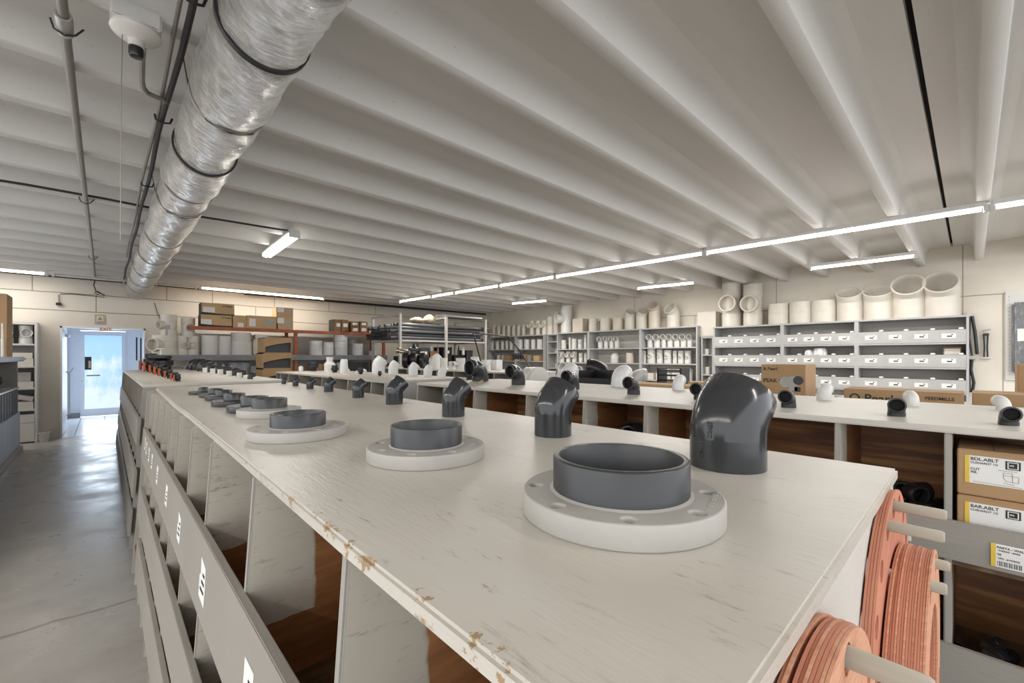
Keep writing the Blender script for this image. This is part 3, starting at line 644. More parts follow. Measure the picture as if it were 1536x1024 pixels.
for i, (x, y, w, h) in enumerate(W9):
    o = elbow_mesh(w, 90, max(.25, h / w - 1.02), .22, .52, .10, 36).build('pipe_elbow', 'white2' if i < 3 else 'white', loc=(x, y, 1.28), rot=(0, 0, (.25, .1, .15, .0, .3, .5)[i]), ang=50)
    tag(o, 'white right-angle elbow on the back edge of the right counter, ' + ('farthest' if i == 0 else ORD[i] + ' from the far end' if i < 5 else 'nearest'), 'elbow', 'white elbows on the right counter')
t = MB().prism([(-.17, -.05), (.17, -.05), (.17, .02), (.13, .09), (.06, .125), (-.07, .125), (-.13, .10), (-.17, .03)], 1, -.08, .08).build('drain_body', 'white', loc=(3.95, 3.78, 1.2125), bev=.02); t.scale = (1.25, 1.1, 1.25); tag(t, 'big white hooded fitting lying behind the two largest grey elbows', 'fitting')
o = MB().box(-.011, .011, -.16, .16, 0, .014).build('wood_stick', 'cartonl', loc=(2.33, 2.86, 1.281), rot=(0, 0, -.75), bev=.002); tag(o, 'thin wooden stick lying beside the largest right-angle elbow', 'stick')
# black pile and boxes in the right counter's bins
def pile(pts, w, zf, label, group, mat='black', leg=.55):
    me = None
    for i, (x, y, z, rx, rz) in enumerate(pts):
        if me is None:
            o = elbow_mesh(w, 90, leg, .4, .55, .11, 28).build('pipe_elbow', mat, loc=(x, y, zf + z)); me = o.data
        else: o = link('pipe_elbow', me, None, (x, y, zf + z))
        o.rotation_euler = (rx, 0, rz); tag(o, label, 'elbow', group)
def heap(x0, x1, y0, y1, w, nx, ny, layers, seed):
    rnd = random.Random(seed); out = []
    for k in range(layers):
        for i in range(nx):
            for j in range(ny - (k > 0)):
                out.append((x0 + (x1 - x0) * (i + .5) / nx + rnd.uniform(-.1, .1) * w, y0 + (y1 - y0) * (j + .5 + .5 * (k % 2)) / ny + rnd.uniform(-.1, .1) * w, w * (.52 + .93 * k), PI / 2 + rnd.uniform(-.12, .12) * (k > 0), rnd.uniform(0, 6.28)))
    return out
pile(heap(1.99, 2.21, .075, .325, .062, 2, 3, 2, 3) + [(2.06, .17, .15, PI / 2 + .2, 1.0), (2.12, .11, .15, PI / 2, 3.9)], .062, .875, 'black elbow in the loose pile beside the labelled cartons', 'black elbows in the top bin')
pile(heap(1.96, 2.10, -.09, .04, .046, 2, 2, 3, 8), .046, .48, 'black elbow in the lower bin under the labelled front board', 'black elbows in the lower bin')
pile(heap(2.0, 2.24, 1.14, 1.46, .09, 2, 3, 2, 5) + [(2.08, 1.30, .225, PI / 2 + .2, 1.0), (2.10, 1.22, .225, PI / 2, 4.0)], .09, .875, 'black elbow in a bin under the middle of the right counter', 'black elbows under the right counter')
pile(heap(1.97, 2.12, .07, .26, .05, 2, 2, 2, 6), .05, .48, 'black elbow in the lower bin left of the post', 'black elbows left of the post')
def carton(name, label, x0, x1, y0, y1, z0, z1, mat='carton', group=None, flap=True, bev=.003, rz=0):
    cx, cy = (x0 + x1) / 2, (y0 + y1) / 2
    t = thing(name, label, 'box', (cx, cy, z0), rz, group)
    a, b, h = (x1 - x0) / 2, (y1 - y0) / 2, z1 - z0
    MB().box(-a, a, -b, b, 0, h).build('box_body', mat, t, bev=min(bev, h * .1))
    if flap:
        m = MB()
        if a > b: m.box(-a, a, -.0015, .0015, h - .0005, h + .001)
        else: m.box(-.0015, .0015, -b, b, h - .0005, h + .001)
        m.build('flap_seam', 'cartond', t)
    return t, a, b, h
def face_label(t, a, y0, y1, z0, z1, mat='paper', name='shipping_label', stripe=False):
    """label on the -X face of a carton (local y runs away from the near end)"""
    o = MB().box(-a - .0012, -a - .0002, y0, y1, z0, z1).build(name, mat, t)
    return o
for i, (z0, z1, x0, lab) in enumerate([(.875, 1.068, 1.955, 'lower brown carton with white and yellow label behind the front board'), (1.070, 1.212, 1.965, 'upper brown carton with white and yellow label beside the black elbows')]):
    t, a, b, h = carton('cardboard_box', lab, x0, x0 + .22, -.125, .032, z0, z1, 'carton')
    zt = h - .018; zb = zt - .085
    o = face_label(t, a, -.060, .062, zb, zt); xx = -a - .0013
    MB().box(-a - .0018, -a - .0012, .052, .062, zb, zt).build('label_stripe', 'yellow', o)
    R_ = (PI / 2, 0, -PI / 2)
    text('BDL.ABLT' if i else 'BAR.ABLT', .0135, 'ink', o, (xx, .050, zt - .014), R_)
    text('CUSHARDT 1G', .0085, 'ink', o, (xx, .050, zt - .024), R_)
    if i: text('CUT\n90L', .010, 'ink', o, (xx, .050, zt - .044), R_)
    m = MB(); m.box(xx - .0004, xx, -.052, -.022, zt - .031, zt - .006); m.build('logo_frame', 'ink', o)
    MB().box(xx - .0007, xx - .0003, -.048, -.026, zt - .0285, zt - .0085).build('logo_inset', 'paper', o)
    MB().box(xx - .0010, xx - .0006, -.0455, -.0285, zt - .0265, zt - .0105).build('logo_block', 'ink', o)
    text('SPE', .006, 'paper', o, (xx - .0012, -.030, zt - .0205), R_)
    if i:
        def line(p, q, nm='label_drawing'): MB().tube([(xx - .0003, p[0], p[1]), (xx - .0003, q[0], q[1])], .0004, 5).build(nm, 'ink', o)
        zc = zt - .05
        for p, q in [((-.008, zt - .036), (-.045, zt - .036)), ((-.018, zc + .008), (-.036, zc + .008)), ((-.018, zc + .008), (-.018, zc - .006)), ((-.036, zc + .008), (-.036, zc - .018)), ((-.018, zc - .006), (-.024, zc - .016)), ((-.024, zc - .016), (-.036, zc - .018)), ((-.036, zc), (-.048, zc)), ((-.048, zc), (-.048, zc - .018)), ((-.048, zc - .018), (-.036, zc - .018)), ((-.018, zc), (-.036, zc)), ((.045, zb + .006), (-.055, zb + .004)), ((-.018, zb + .012), (-.04, zb + .010))]: line(p, q)
o = MB().box(-.0012, 0, -.05, .022, -.0, .066).build('shelf_label', 'paper', RIGHTC, loc=(1.905 - .001 - 1.88 - .002 + .01, -.06 + 1.3, .885), rot=(0, math.atan(.068), 0)); o['label'] = 'white and yellow price label'
o.location = (.07 - .068 * (1.258 - .885) - .0185, -.06 + 1.3, .885)
MB().box(-.0018, -.0010, .012, .022, 0, .066).build('label_stripe', 'yellow', o)
R_ = (PI / 2, 0, -PI / 2)
text('PARTA - WALT', .0085, 'ink', o, (-.0016, .010, .054), R_); text('THREAD - BARB', .0060, 'ink', o, (-.0016, .008, .046), R_); text('TE', .0080, 'ink', o, (-.0016, .010, .034), R_); text('CPN   # HCBAX', .0060, 'ink', o, (-.0016, .008, .024), R_)
for k in range(15):
    MB().box(-.0016, -.0011, .009 - k * .0032 - (.0018 if k % 3 else .0010), .009 - k * .0032, .004, .018).build('barcode_bar', 'ink', o)
for yy, zt in ((.16, .955), (.30, .56), (.165, .56)):
    o = MB().box(-.0012, 0, -.025, .025, -.07, .0).build('shelf_label', 'paper', RIGHTC, loc=(.07 - .068 * (1.258 - zt) - .0185, yy + 1.3, zt)); o['label'] = 'white price label'
    MB().box(-.0018, -.0010, -.018, .004, -.026, -.01).build('label_print', 'ink', o)
# ================================================================ LONG CARTONS ON THE LOW BENCH
t, a, b, h = carton('long_carton', 'long flat brown carton with black lettering behind the small grey elbows', 3.80, 4.10, .035, .62, 1.15, 1.278, 'carton')
text('O Pearl', .075, 'ink', t, (-a - .001, b - .03, h - .085), (PI / 2, 0, -PI / 2)); text('FEEDMILLS', .028, 'ink', t, (-a - .001, -b + .17, h - .05), (PI / 2, 0, -PI / 2))
t, a, b, h = carton('long_carton', 'long plain brown carton at the right edge, right of the lettered one', 4.0, 4.35, -.95, .0, 1.15, 1.272, 'carton')
t, a, b, h = carton('cardboard_box', 'brown carton with black print standing at the right edge behind the plain one', 4.45, 4.75, -.75, -.21, 1.15, 1.45, 'carton')
text('O Pearl', .09, 'ink', t, (-a - .001, b - .03, h - .10), (PI / 2, 0, -PI / 2)); MB().lathe([(.03, 0), (.03, .001)], 24, Mx((-a, b - .07, .09), (-1, 0, 0))).build('printed_disc', 'ink', t)
t, a, b, h = carton('cardboard_box', 'brown carton printed with a picture of a valve, in front of the grey bins', 3.84, 4.16, .86, 1.16, 1.15, 1.44, 'carton')
RL = (PI / 2, 0, -PI / 2); xx = -a - .001
text('& Pearl', .034, 'ink', t, (xx, b - .015, h - .045), RL); text('PEAK O', .042, 'ink', t, (xx, b - .015, .15), RL); text('TRACEZON', .044, 'ink', t, (xx, .0, .03), RL)
MB().lathe([(.042, 0), (.042, .0015)], 24, Mx((-a, -.02, .155), (-1, 0, 0))).build('printed_picture', 'steelp', t)
MB().box(-a - .0016, -a, -.10, -.045, .09, .2).build('printed_picture', 'steelp', t); MB().lathe([(.034, 0), (.034, .002)], 24, Mx((-a, -.105, .17), (-1, 0, 0))).build('printed_picture', 'charcoal', t)
MB().box(-a - .0016, -a, -.12, -.08, .085, .12).build('printed_picture', 'charcoal', t)
t, a, b, h = carton('cardboard_box', 'low open brown carton with a white tag, left of the carton with the valve picture', 3.80, 4.05, 1.18, 1.60, 1.15, 1.30, 'cartonl')
MB().box(-a - .002, -a, -b + .01, -b + .16, .03, .12).build('side_tag', 'terrac', t)
t, a, b, h = carton('long_carton', 'long flat brown carton with small black lettering left of the largest bent elbow', 3.80, 4.06, 1.66, 2.40, 1.15, 1.240, 'cartonl')
text('O Pearl', .055, 'ink', t, (-a - .001, b - .03, h - .062), (PI / 2, 0, -PI / 2))
t, a, b, h = carton('long_carton', 'second flat brown carton lying just right of the low lettered carton', 4.15, 4.40, 1.35, 1.90, 1.15, 1.255, 'cartonl')
for i, (y, w) in enumerate([(.77, .055), (.70, .05)]):
    o = coupling_mesh(w, .075).build('pipe_coupling', 'white2', loc=(3.80 if i == 0 else 3.80, y - .02 - i * .03, 1.15), rot=(0, 0, 0)); tag(o, 'small white coupling by the end of the %s' % ('valve carton' if i == 0 else 'long lettered carton, in the gap'), 'coupling')
# black bin of fittings with a white arch beside it
t = thing('plastic_crate', 'black plastic crate with chromed fittings behind the white elbows', 'crate', (4.0, 2.78, 1.15))
m = MB(); m.box(-.16, .16, -.22, .22, 0, .01); m.box(-.16, -.15, -.22, .22, 0, .12); m.box(.15, .16, -.22, .22, 0, .20); m.box(-.16, .16, .21, .22, 0, .20); m.box(-.16, .16, -.22, -.21, 0, .20); m.build('crate_shell', 'black', t, bev=.003)
for k in range(4): MB().lathe([(.03, 0), (.034, .02), (.02, .06), (.028, .08)], 14, Mx((-.08 + .03 * (k % 2), .14 - k * .05, .012), (0, 0, 1))).build('chrome_fitting', 'brass', t)
o = elbow_mesh(.20, 90, .25, .15, .9, .06, 36).build('pipe_elbow', 'black', loc=(4.36, 3.0, 1.15), rot=(0, 0, PI / 2 + .4)); tag(o, 'large black sweep elbow behind the black crate of fittings', 'elbow')
o = elbow_mesh(.15, 90, .35, .3, .6, .08, 32).build('pipe_elbow', 'white', loc=(4.36, 2.62, 1.15), rot=(0, 0, -.8)); tag(o, 'white elbow with black print beside the black crate', 'elbow')
t = thing('wire_basket', 'black folded display frame right of the black crate', 'basket', (4.55, 2.25, 1.15))
for k in range(4): MB().box(-.10, .10, -.13, .13, .03 + .055 * k, .045 + .055 * k).build('frame_tier', 'black', t, bev=.003)
for s in (-1, 1): MB().box(-.10, .10, s * .13 - .01, s * .13 + .01, 0, .23).build('frame_side', 'black', t, bev=.002)
for i, (x, y, w, h) in enumerate([(4.02, 3.40, .17, .2), (4.05, 3.18, .14, .17)]):
    o = elbow_mesh(w, 90, .3, .3, .55, .08, 32).build('pipe_elbow', 'white', loc=(x, y, 1.15), rot=(0, 0, -.6 + i)); tag(o, 'white elbow on the low bench left of the black crate, %s one' % ('larger' if i == 0 else 'smaller'), 'elbow')
for i, (x, y) in enumerate([(3.85, 3.42), (3.84, 3.30), (3.86, 3.16)]):
    o = coupling_mesh(.075, .06).build('pipe_coupling', 'white2', loc=(x, y, 1.15)); tag(o, 'small white coupling in the cluster left of the black crate', 'coupling', 'small white couplings left of the crate')
# ================================================================ FAR COUNTER
def valve(x, y, s, label, rz=0):
    t = thing('ball_valve', label, 'valve', (x, y, 1.28), rz, 'orange handled valves')
    MB().lathe([(.30 * s, -.55 * s), (.30 * s, -.3 * s), (.24 * s, -.28 * s), (.34 * s, -.12 * s), (.34 * s, .12 * s), (.24 * s, .28 * s), (.30 * s, .3 * s), (.30 * s, .55 * s)], 20, Mx((.12 * s, 0, .36 * s), (0, 0, 1)) @ Matrix.Translation((0, 0, .2 * s))).build('valve_body', 'black', t)
    MB().lathe([(.10 * s, 0), (.10 * s, .4 * s)], 12, Mx((.1 * s, 0, .6 * s), (-1, 0, 0))).build('valve_stem', 'black', t)
    MB().box(-.46 * s, -.28 * s, -.42 * s, .42 * s, .04 * s, 1.02 * s).build('valve_handle', 'orange', t, bev=.08 * s)
for i, (y, s) in enumerate([(8.9, .17), (8.1, .15), (7.3, .115), (6.6, .11), (6.1, .095), (5.55, .08), (5.05, .07), (4.85, .06)]):
    valve(.47, y, s, 'orange handled black valve on the far counter, ' + ('farthest' if i == 0 else ORD[i] + ' from the far end' if i < 7 else 'nearest'), -.15)
t = thing('union_valve', 'big black screw valve with pale stem behind the orange handled valves', 'valve', (.62, 8.4, 1.28))
MB().lathe([(.09, 0), (.09, .05), (.06, .06), (.11, .09), (.11, .16), (.07, .18), (.13, .2), (.13, .235), (.05, .25)], 20).build('valve_body', 'black', t)
MB().lathe([(.018, .24), (.018, .33), (.05, .335), (.05, .35), (.005, .352)], 12).build('valve_stem', 'white', t)
for i, (y, s) in enumerate([(9.35, 1.0), (8.8, .85)]):
    t = thing('union_valve', 'tall black union fitting at the far end of the orange handled valves, %s' % ('farther' if i == 0 else 'nearer'), 'valve', (.56 + i * .16, y, 1.28))
    MB().lathe([(.07 * s, 0), (.07 * s, .07), (.10 * s, .09), (.10 * s, .17), (.06 * s, .19), (.08 * s, .20), (.08 * s, .27 * s), (.03, .28 * s)], 18).build('valve_body', 'black', t)
B90 = [(9.35, .15, .19), (8.86, .16, .185), (8.13, .14, .18), (7.54, .10, .145), (6.87, .085, .125), (6.42, .085, .115), (5.90, .075, .10), (5.36, .062, .085), (4.90, .05, .07)]
for i, (y, w, h) in enumerate(B90):
    x = 1.115 if i < 7 else 1.07
    o = elbow_mesh(w, 90, max(.2, h / w - 1.0), .35, .5, .10, 24).build('pipe_elbow', 'greyd', loc=(x - .02, y, 1.28), rot=(0, 0, .0)); tag(o, 'black right-angle elbow on the far counter, ' + ('farthest' if i == 0 else ORD[i] + ' from the far end' if i < 8 else 'nearest'), 'elbow', 'black elbows on the far counter')
for i, (y, w) in enumerate([(7.2, .055), (6.62, .055), (6.12, .055), (5.62, .05), (5.12, .045)]):
    o = coupling_mesh(w, w * 1.3).build('pipe_coupling', 'white', loc=(1.00, y, 1.28)); tag(o, 'small white coupling between the black elbows, ' + nth(i, 6, 'from the far end'), 'coupling', 'white couplings on the far counter')
o = MB().box(-.003, .003, -.06, .0, 0, .10).build('price_tag', 'cartonl', loc=(.235, 5.6, .815), bev=.001); tag(o, 'small tan tag standing in the top bin of the far counter', 'tag')
# ================================================================ MIDDLE COUNTER
for i, (x, y, w, h, mt) in enumerate([(2.72, 5.55, .17, .215, 0), (2.66, 5.02, .12, .165, 1), (2.71, 4.62, .11, .145, 1), (2.70, 4.28, .10, .12, 1), (2.70, 4.0, .09, .10, 1)]):
    o = elbow_mesh(w, 45, h / w - .78, .28, .51, .09, 32).build('pipe_elbow', 'white2', loc=(x, y, 1.28)); tag(o, 'white bent elbow on the middle counter, ' + ('leftmost and tallest' if i == 0 else ORD[i] + ' from the left' if i < 4 else 'rightmost and smallest'), 'elbow', 'white bent elbows on the middle counter')
for i, (x, y, w, h) in enumerate([(2.34, 6.95, .15, .155), (2.34, 6.1, .10, .10), (2.36, 5.3, .072, .085), (2.28, 4.62, .045, .058)]):
    t = thing('union_fitting', 'black threaded union on the middle counter, ' + nth(i, 4), 'fitting', (x, y, 1.28), 0, 'black unions on the middle counter')
    MB().lathe([(w * .30, 0), (w * .33, h * .25), (w * .5, h * .4), (w * .5, h * .62), (w * .38, h * .66), (w * .38, h), (w * .30, h), (w * .30, h * .8)], 12).build('union_body', 'black', t)
    MB().lathe([(w * .42, h * .7), (w * .42, h * .9), (w * .3, h * .9), (w * .3, h * .7)], 12, closed=True).build('union_ring', 'greyd', t)
    if i in (0, 2):
        o = cap_mesh(w * .45, h * .5).build('dome_fitting', 'white2', loc=(x + (.02 if i else -.13), y + .16, 1.28 + .0)); tag(o, 'small white cap beside the %s black union' % ('leftmost' if i == 0 else 'third'), 'cap')
o = cap_mesh(.16, .10).build('dome_fitting', 'white', loc=(2.52, 6.75, 1.28)); tag(o, 'white dome cap behind the black unions on the middle counter', 'cap')
o = MB().lathe([(.075, 0), (.08, .11), (.045, .15), (.045, .20), (.052, .20), (.052, .215), (.02, .217)], 28).build('reducer_fitting', 'white', loc=(2.42, 6.5, 1.28)); tag(o, 'white stepped reducer with a knob top on the middle counter', 'fitting')
o = MB().lathe([(.05, 0), (.055, .05), (.045, .17), (.04, .175), (.04, .19), (.035, .19)], 28).build('tall_sleeve', 'white2', loc=(2.37, 5.85, 1.28)); tag(o, 'tall white tapered sleeve with faint print on the middle counter', 'fitting')
for i, (x, y) in enumerate([(2.55, 6.2), (2.60, 5.75)]):
    o = cap_mesh(.085, .055).build('dome_fitting', 'white2', loc=(x, y, 1.28)); tag(o, 'small white cap on the middle counter %s the tall sleeve' % ('left of' if i == 0 else 'right of'), 'cap')
o = cap_mesh(.06, .045).build('dome_fitting', 'cream', loc=(2.45, 4.95, 1.28)); tag(o, 'small cream cap beside the rightmost black union', 'cap')
# ================================================================ THIRD-ROW COUNTER
t = thing('gate_valve', 'large black and chrome valve standing on the third-row counter', 'valve', (4.45, 7.55, 1.28))
MB().lathe([(.12, -.22), (.16, -.2), (.16, -.12), (.10, -.1), (.15, -.04), (.15, .04), (.10, .1), (.16, .12), (.16, .2), (.12, .22)], 24, Mx((0, 0, .16), (.8, -.6, 0))).build('valve_body', 'black', t)
MB().lathe([(.07, 0), (.07, .12), (.11, .13), (.11, .17), (.05, .19), (.03, .26)], 20, Mx((0, 0, .22), (0, 0, 1))).build('valve_bonnet', 'greyd', t)
MB().lathe([(.05, 0), (.05, .18), (.07, .19), (.07, .23), (.04, .24)], 16, Mx((-.08, .1, .30), (-.5, .8, .2))).build('valve_handle', 'brass', t)
o = elbow_mesh(.17, 60, .3, .3, .55, .09, 28).build('pipe_elbow', 'grey', loc=(4.42, 7.05, 1.28), rot=(0, 0, .6)); tag(o, 'dark grey elbow leaning beside the large black valve', 'elbow')
for i, (y, w, h, k) in enumerate([(6.75, .20, .24, 'e'), (6.45, .13, .20, 'c'), (6.2, .12, .14, 'c'), (5.95, .16, .20, 't'), (5.55, .15, .22, 'c'), (5.3, .12, .17, 'c')]):
    m = elbow_mesh(w, 60, .4, .3, .51, .09, 28) if k == 'e' else tee_mesh(w, h, w * .5, w, h * .5, (-1, 0, 0)) if k == 't' else coupling_mesh(w, h)
    o = m.build('pipe_fitting', 'white', loc=(4.4, y, 1.28)); tag(o, 'white fitting on the third-row counter, ' + nth(i, 6), 'fitting', 'white fittings on the third-row counter')
for i, (y, w, h) in enumerate([(5.62, .14, .17), (5.42, .14, .17), (5.05, .08, .10)]):
    o = (MB().box(-w / 2, w / 2, -w / 2, w / 2, 0, h) if i < 2 else coupling_mesh(w, h)).build('white_box' if i < 2 else 'pipe_coupling', 'white2', loc=(4.75 - .5 * (i == 2), y, 1.28), bev=.006 if i < 2 else 0); tag(o, ['white square box right of the largest grey elbow, left one', 'white square box right of the largest grey elbow, right one', 'tiny white coupling at the right end of the third-row counter'][i], 'box' if i < 2 else 'coupling')
# black display rack of rods on the third-row counter
t = thing('display_rack', 'black wire display rack with slanting rods above the third-row counter', 'rack', (4.9, 5.15, 1.28))
MB().tube([(-.62, .30, .60), (-.66, .0, -.0)], .012).build('rack_rod', 'black', t); MB().tube([(-.05, .1, .55), (.0, -.15, .30), (.05, -.35, .0)], .012).build('rack_rod', 'black', t)
MB().tube([(-.62, .30, .60), (-.05, .1, .56)], .010).build('rack_rod', 'black', t)
MB().box(-.50, .16, -.06, -.02, .245, .275).build('rack_bar', 'black', t, bev=.004)
m = [MB().box(-.06 + .05 * k, -.03 + .05 * k, -.06, -.02, .18, .245).build('rack_clip', 'black', t, bev=.004) for k in range(5)]
# ================================================================ PALLET RACK AGAINST THE BACK WALL
RZ = 1.54
t = thing('pallet_rack', 'long orange and blue-grey pallet rack against the back wall', 'rack', (.86, 10.62, 0))
for x in (0, 2.33, 4.52):
    for yy in (.10, .80): MB().box(x, x + .07, yy, yy + .06, 0, 2.12).build('rack_upright', 'rackor' if x else 'steelp', t, bev=.004)
MB().box(-.02, 4.60, .0, .04, 1.425, 1.535).build('lower_beam', 'beam', t, bev=.004)
MB().box(-.02, 4.60, .02, .9, 1.525, 1.54).build('lower_deck', 'greyl', t)
MB().box(.35, 4.60, .02, .07, 2.045, 2.115).build('upper_beam', 'rackor', t, bev=.004)
MB().box(.35, 4.60, .06, .9, 2.10, 2.12).build('upper_deck', 'cartonl', t)
MB().box(.0, 4.60, .5, .54, .85, .92).build('bottom_beam', 'rackor', t, bev=.004)
MB().box(.0, 4.60, .02, .9, .92, .94).build('bottom_deck', 'darkshelf', t)
def onrack(l, r, top, yy=10.85, z=RZ):
    p = at((l + r) / 2, 520, y=yy); w = (r - l) * p[3] / FPX; h = EYE + (HORIZON - top) * p[3] / FPX - z
    return p[0], yy, w, h
def rb(l, r, top, name, label, cat, kind, mat='white', yy=10.85, z=RZ, group=None, **k):
    x, y, w, h = onrack(l, r, top, yy, z); w *= .97
    if kind == 'c': o = coupling_mesh(w, h).build(name, mat, loc=(x, y, z))
    elif kind == 't': o = tee_mesh(w, h, w * .62, w * .75, h * .5, (k.get('dx', 0), -1, 0)).build(name, mat, loc=(x, y, z))
    elif kind == 'b':
        t, a, b, hh = carton(name, label, x - w / 2, x + w / 2, y - .15, y + .15, z, z + h, mat, group); return t, w / 2, .15, h
    elif kind == 'cap': o = cap_mesh(w, h).build(name, mat, loc=(x, y, z))
    return tag(o, label, cat, group)
rb(232, 264, 503, 'large_tee', 'very large pale tee at the left end of the pallet rack', 'tee', 't', 'cream', dx=-1)
z2 = RZ + .365
rb(243, 264, 472, 'large_wye', 'tall pale wye standing on top of the very large tee by the lobby opening', 'tee', 't', 'cream', z=z2, dx=-2)
rb(265, 281, 504, 'pipe_tee', 'pale tee with round open mouth on the pallet rack, left of the pair', 'tee', 't', 'cream', dx=.3)
rb(282, 298, 504, 'pipe_tee', 'pale tee with round open mouth on the pallet rack, right of the pair', 'tee', 't', 'cream', dx=-.3)
rb(273, 291, 477, 'pipe_tee', 'pale tee standing on top of the pair of tees on the pallet rack', 'tee', 't', 'cream', z=RZ + .348, dx=.1)
rb(304, 325, 503, 'pipe_coupling', 'tall pale coupling on the pallet rack, left of two touching ones', 'coupling', 'c', 'white', yy=10.80)
rb(326, 346, 504, 'pipe_coupling', 'tall pale coupling on the pallet rack, right of two touching ones', 'coupling', 'c', 'white', yy=10.85)
rb(347, 377, 512, 'pipe_coupling', 'wide pale coupling carrying another one on the pallet rack', 'coupling', 'c', 'white')
rb(348, 375, 499, 'pipe_coupling', 'wide pale coupling stacked on top of another one on the pallet rack', 'coupling', 'c', 'cream', z=RZ + .262)
x, y, w, h = onrack(378, 403, 505)
t = thing('hooded_fitting', 'cream flared fitting with dark print left of the stacked open cartons', 'fitting', (x, y, RZ))
MB().prism([(-w * .46, 0), (w * .46, 0), (w * .46, .2), (w * .5, .24), (w * .42, .33), (w * .34, .36), (-w * .34, .36), (-w * .42, .33), (-w * .5, .24), (-w * .46, .2)], 1, -.16, .16).build('fitting_body', 'ivory', t, bev=.02)
MB().box(-w * .32, w * .32, -.12, .12, .35, .45).build('fitting_collar', 'cream', t, bev=.01)
MB().box(-.05, .02, -.162, -.16, .06, .075).build('printed_mark', 'ink', t)
# three open cartons with charcoal curved fronts, in front of the rack
for i in range(3):
    z0 = .985 + .292 * i
    x0, x1, yy = 2.12 + .03 * (i == 2), 2.62, 8.95
    t = thing('open_carton', 'open brown carton with a curved charcoal front, ' + ['bottom of the stack of three', 'middle of the stack of three', 'top of the stack of three'][i], 'box', (x0, yy, z0), 0, 'open cartons in the stack')
    L = x1 - x0; m = MB(); m.box(0, L, 0, .5, 0, .012); m.box(0, .012, 0, .5, 0, .29); m.box(L - .012, L, 0, .5, 0, .29); m.box(0, L, .488, .5, 0, .29); m.box(0, L, 0, .5, .278, .29); m.build('box_shell', 'carton', t)
    pts = [(.012, .278), (L - .012, .278)] + [(L - .012 - (L - .024) * k / 10, .20 - .085 * (k / 10) ** 1.7) for k in range(11)]
    MB().prism(pts, 1, -.002, .006).build('front_flap', 'carton', t)
    MB().box(.014, L - .014, .06, .066, .012, .27).build('dark_liner', 'charcoal', t)
    MB().prism([(0, .29), (0, .10), (.0, .10), (-.001, .29)], 1, 0, .01).build('corner_fold', 'cartonl', t)
t = thing('stand_table', 'low brown stand under the stack of open cartons', 'table', (2.05, 8.9, 0))
MB().box(0, .7, 0, .6, .94, .985).build('table_top', 'brown', t)
for a in (0.02, .64):
    for b_ in (.02, .54): MB().box(a, a + .04, b_, b_ + .04, 0, .94).build('leg', 'brown', t)
stk = [(464, 483, [(531, 0, .115), (520, .115, .115), (509, .23, .115)]), (484, 500, [(0, 0, .16), (0, .16, .16)]), (501, 521, [(0, 0, .175), (0, .175, .175), (0, .35, .175), (0, .525, .14)]), (528, 544, [(0, 0, .15), (0, .15, .15)])]
wn = ['first', 'second', 'third', 'fourth']
for i, (l, r, lv) in enumerate(stk):
    for j, (_, z0, h) in enumerate(lv):
        p = at((l + r) / 2, 520, y=10.85); w = (r - l) * p[3] / FPX * .97
        o = coupling_mesh(w, h - .002, .1).build('pipe_coupling', 'white2', loc=(p[0], 10.85, RZ + z0)); tag(o, 'white coupling, %s from the bottom in the %s stack right of the open cartons' % (ORD[j], wn[i]), 'coupling', 'white couplings stacked on the pallet rack')
for i, (l, r, h, z0) in enumerate([(522, 536, .30, 0), (546, 561, .115, 0), (523, 537, .115, .30)]):
    p = at((l + r) / 2, 520, y=11.15); w = (r - l) * p[3] / FPX * .97
    o = coupling_mesh(w, h - .002, .1).build('pipe_coupling', 'white', loc=(p[0], 11.2 if i != 1 else 10.85, RZ + z0)); tag(o, ['white coupling behind the fourth stack on the pallet rack', 'low white coupling at the right end of the pallet rack', 'short white coupling resting on the one behind the fourth stack'][i], 'coupling')
UZ = 2.12
def ub(l, r, top, z, mat, label, lab=None, dark=False, mark=None):
    x, y, w, h = onrack(l, r, top, 10.80, z)
    t, a, b, hh = carton('cardboard_box', label, x - w / 2, x + w / 2, 10.66, 11.0, z, z + h, mat, 'cartons on top of the pallet rack')
    f = -.17
    if lab: MB().box(a * lab[0], a * lab[1], f - .0012, f, hh * lab[2], hh * lab[3]).build('box_label', 'paper', t)
    if mark == 'black': MB().prism([(-a, 0), (a, 0), (a, hh * .10), (0, hh * .12), (-a, hh * .2)], 1, f - .0012, f).build('printed_band', 'ink', t); text('O Pearl', .055, 'ink', t, (a * .25, f - .0015, hh * .72), (PI / 2, 0, 0))
    if mark == 'code': MB().box(a * .1, a * .75, f - .0012, f, hh * .3, hh * .75).build('printed_panel', 'steelp', t)
    if dark: MB().box(-a - .0015, -a, -b, b, 0, hh).build('dark_side', 'ink', t)
    return z + h
z1 = ub(304, 344, 473, UZ, 'cartonl', 'tan carton with black print on the orange rack, bottom of the left pair', (-1, -.35, .15, .6), True, 'black')
ub(305, 346, 456, z1, 'cartonl', 'tan carton with black print on the orange rack, top of the left pair', (-.9, -.2, .2, .65), True, 'black')
ub(347, 366, 473.5, UZ, 'cartonl', 'small plain tan carton on the orange rack right of the left pair', (-.2, .6, .05, .4))
ub(371, 412, 474.5, UZ, 'cartonl', 'wide tan carton with white label and code on the orange rack', (-.85, -.45, .15, .75), False, 'code')
z1 = ub(413, 436, 476.5, UZ, 'cartonl', 'small tan carton on the orange rack, bottom of the middle pair', (-.9, -.1, .5, .95), False, 'code')
ub(413, 436, 462, z1, 'cartonl', 'small tan carton on the orange rack, top of the middle pair', (-.9, -.1, .5, .95), False, 'code')
ub(498, 508, 479.5, UZ, 'cartond', 'dark brown carton on the orange rack, left of two narrow ones', (-.3, .8, .4, .7), True)
ub(509, 519.5, 480, UZ, 'cartond', 'dark brown carton on the orange rack, right of two narrow ones', (-.5, .7, .4, .7), True)
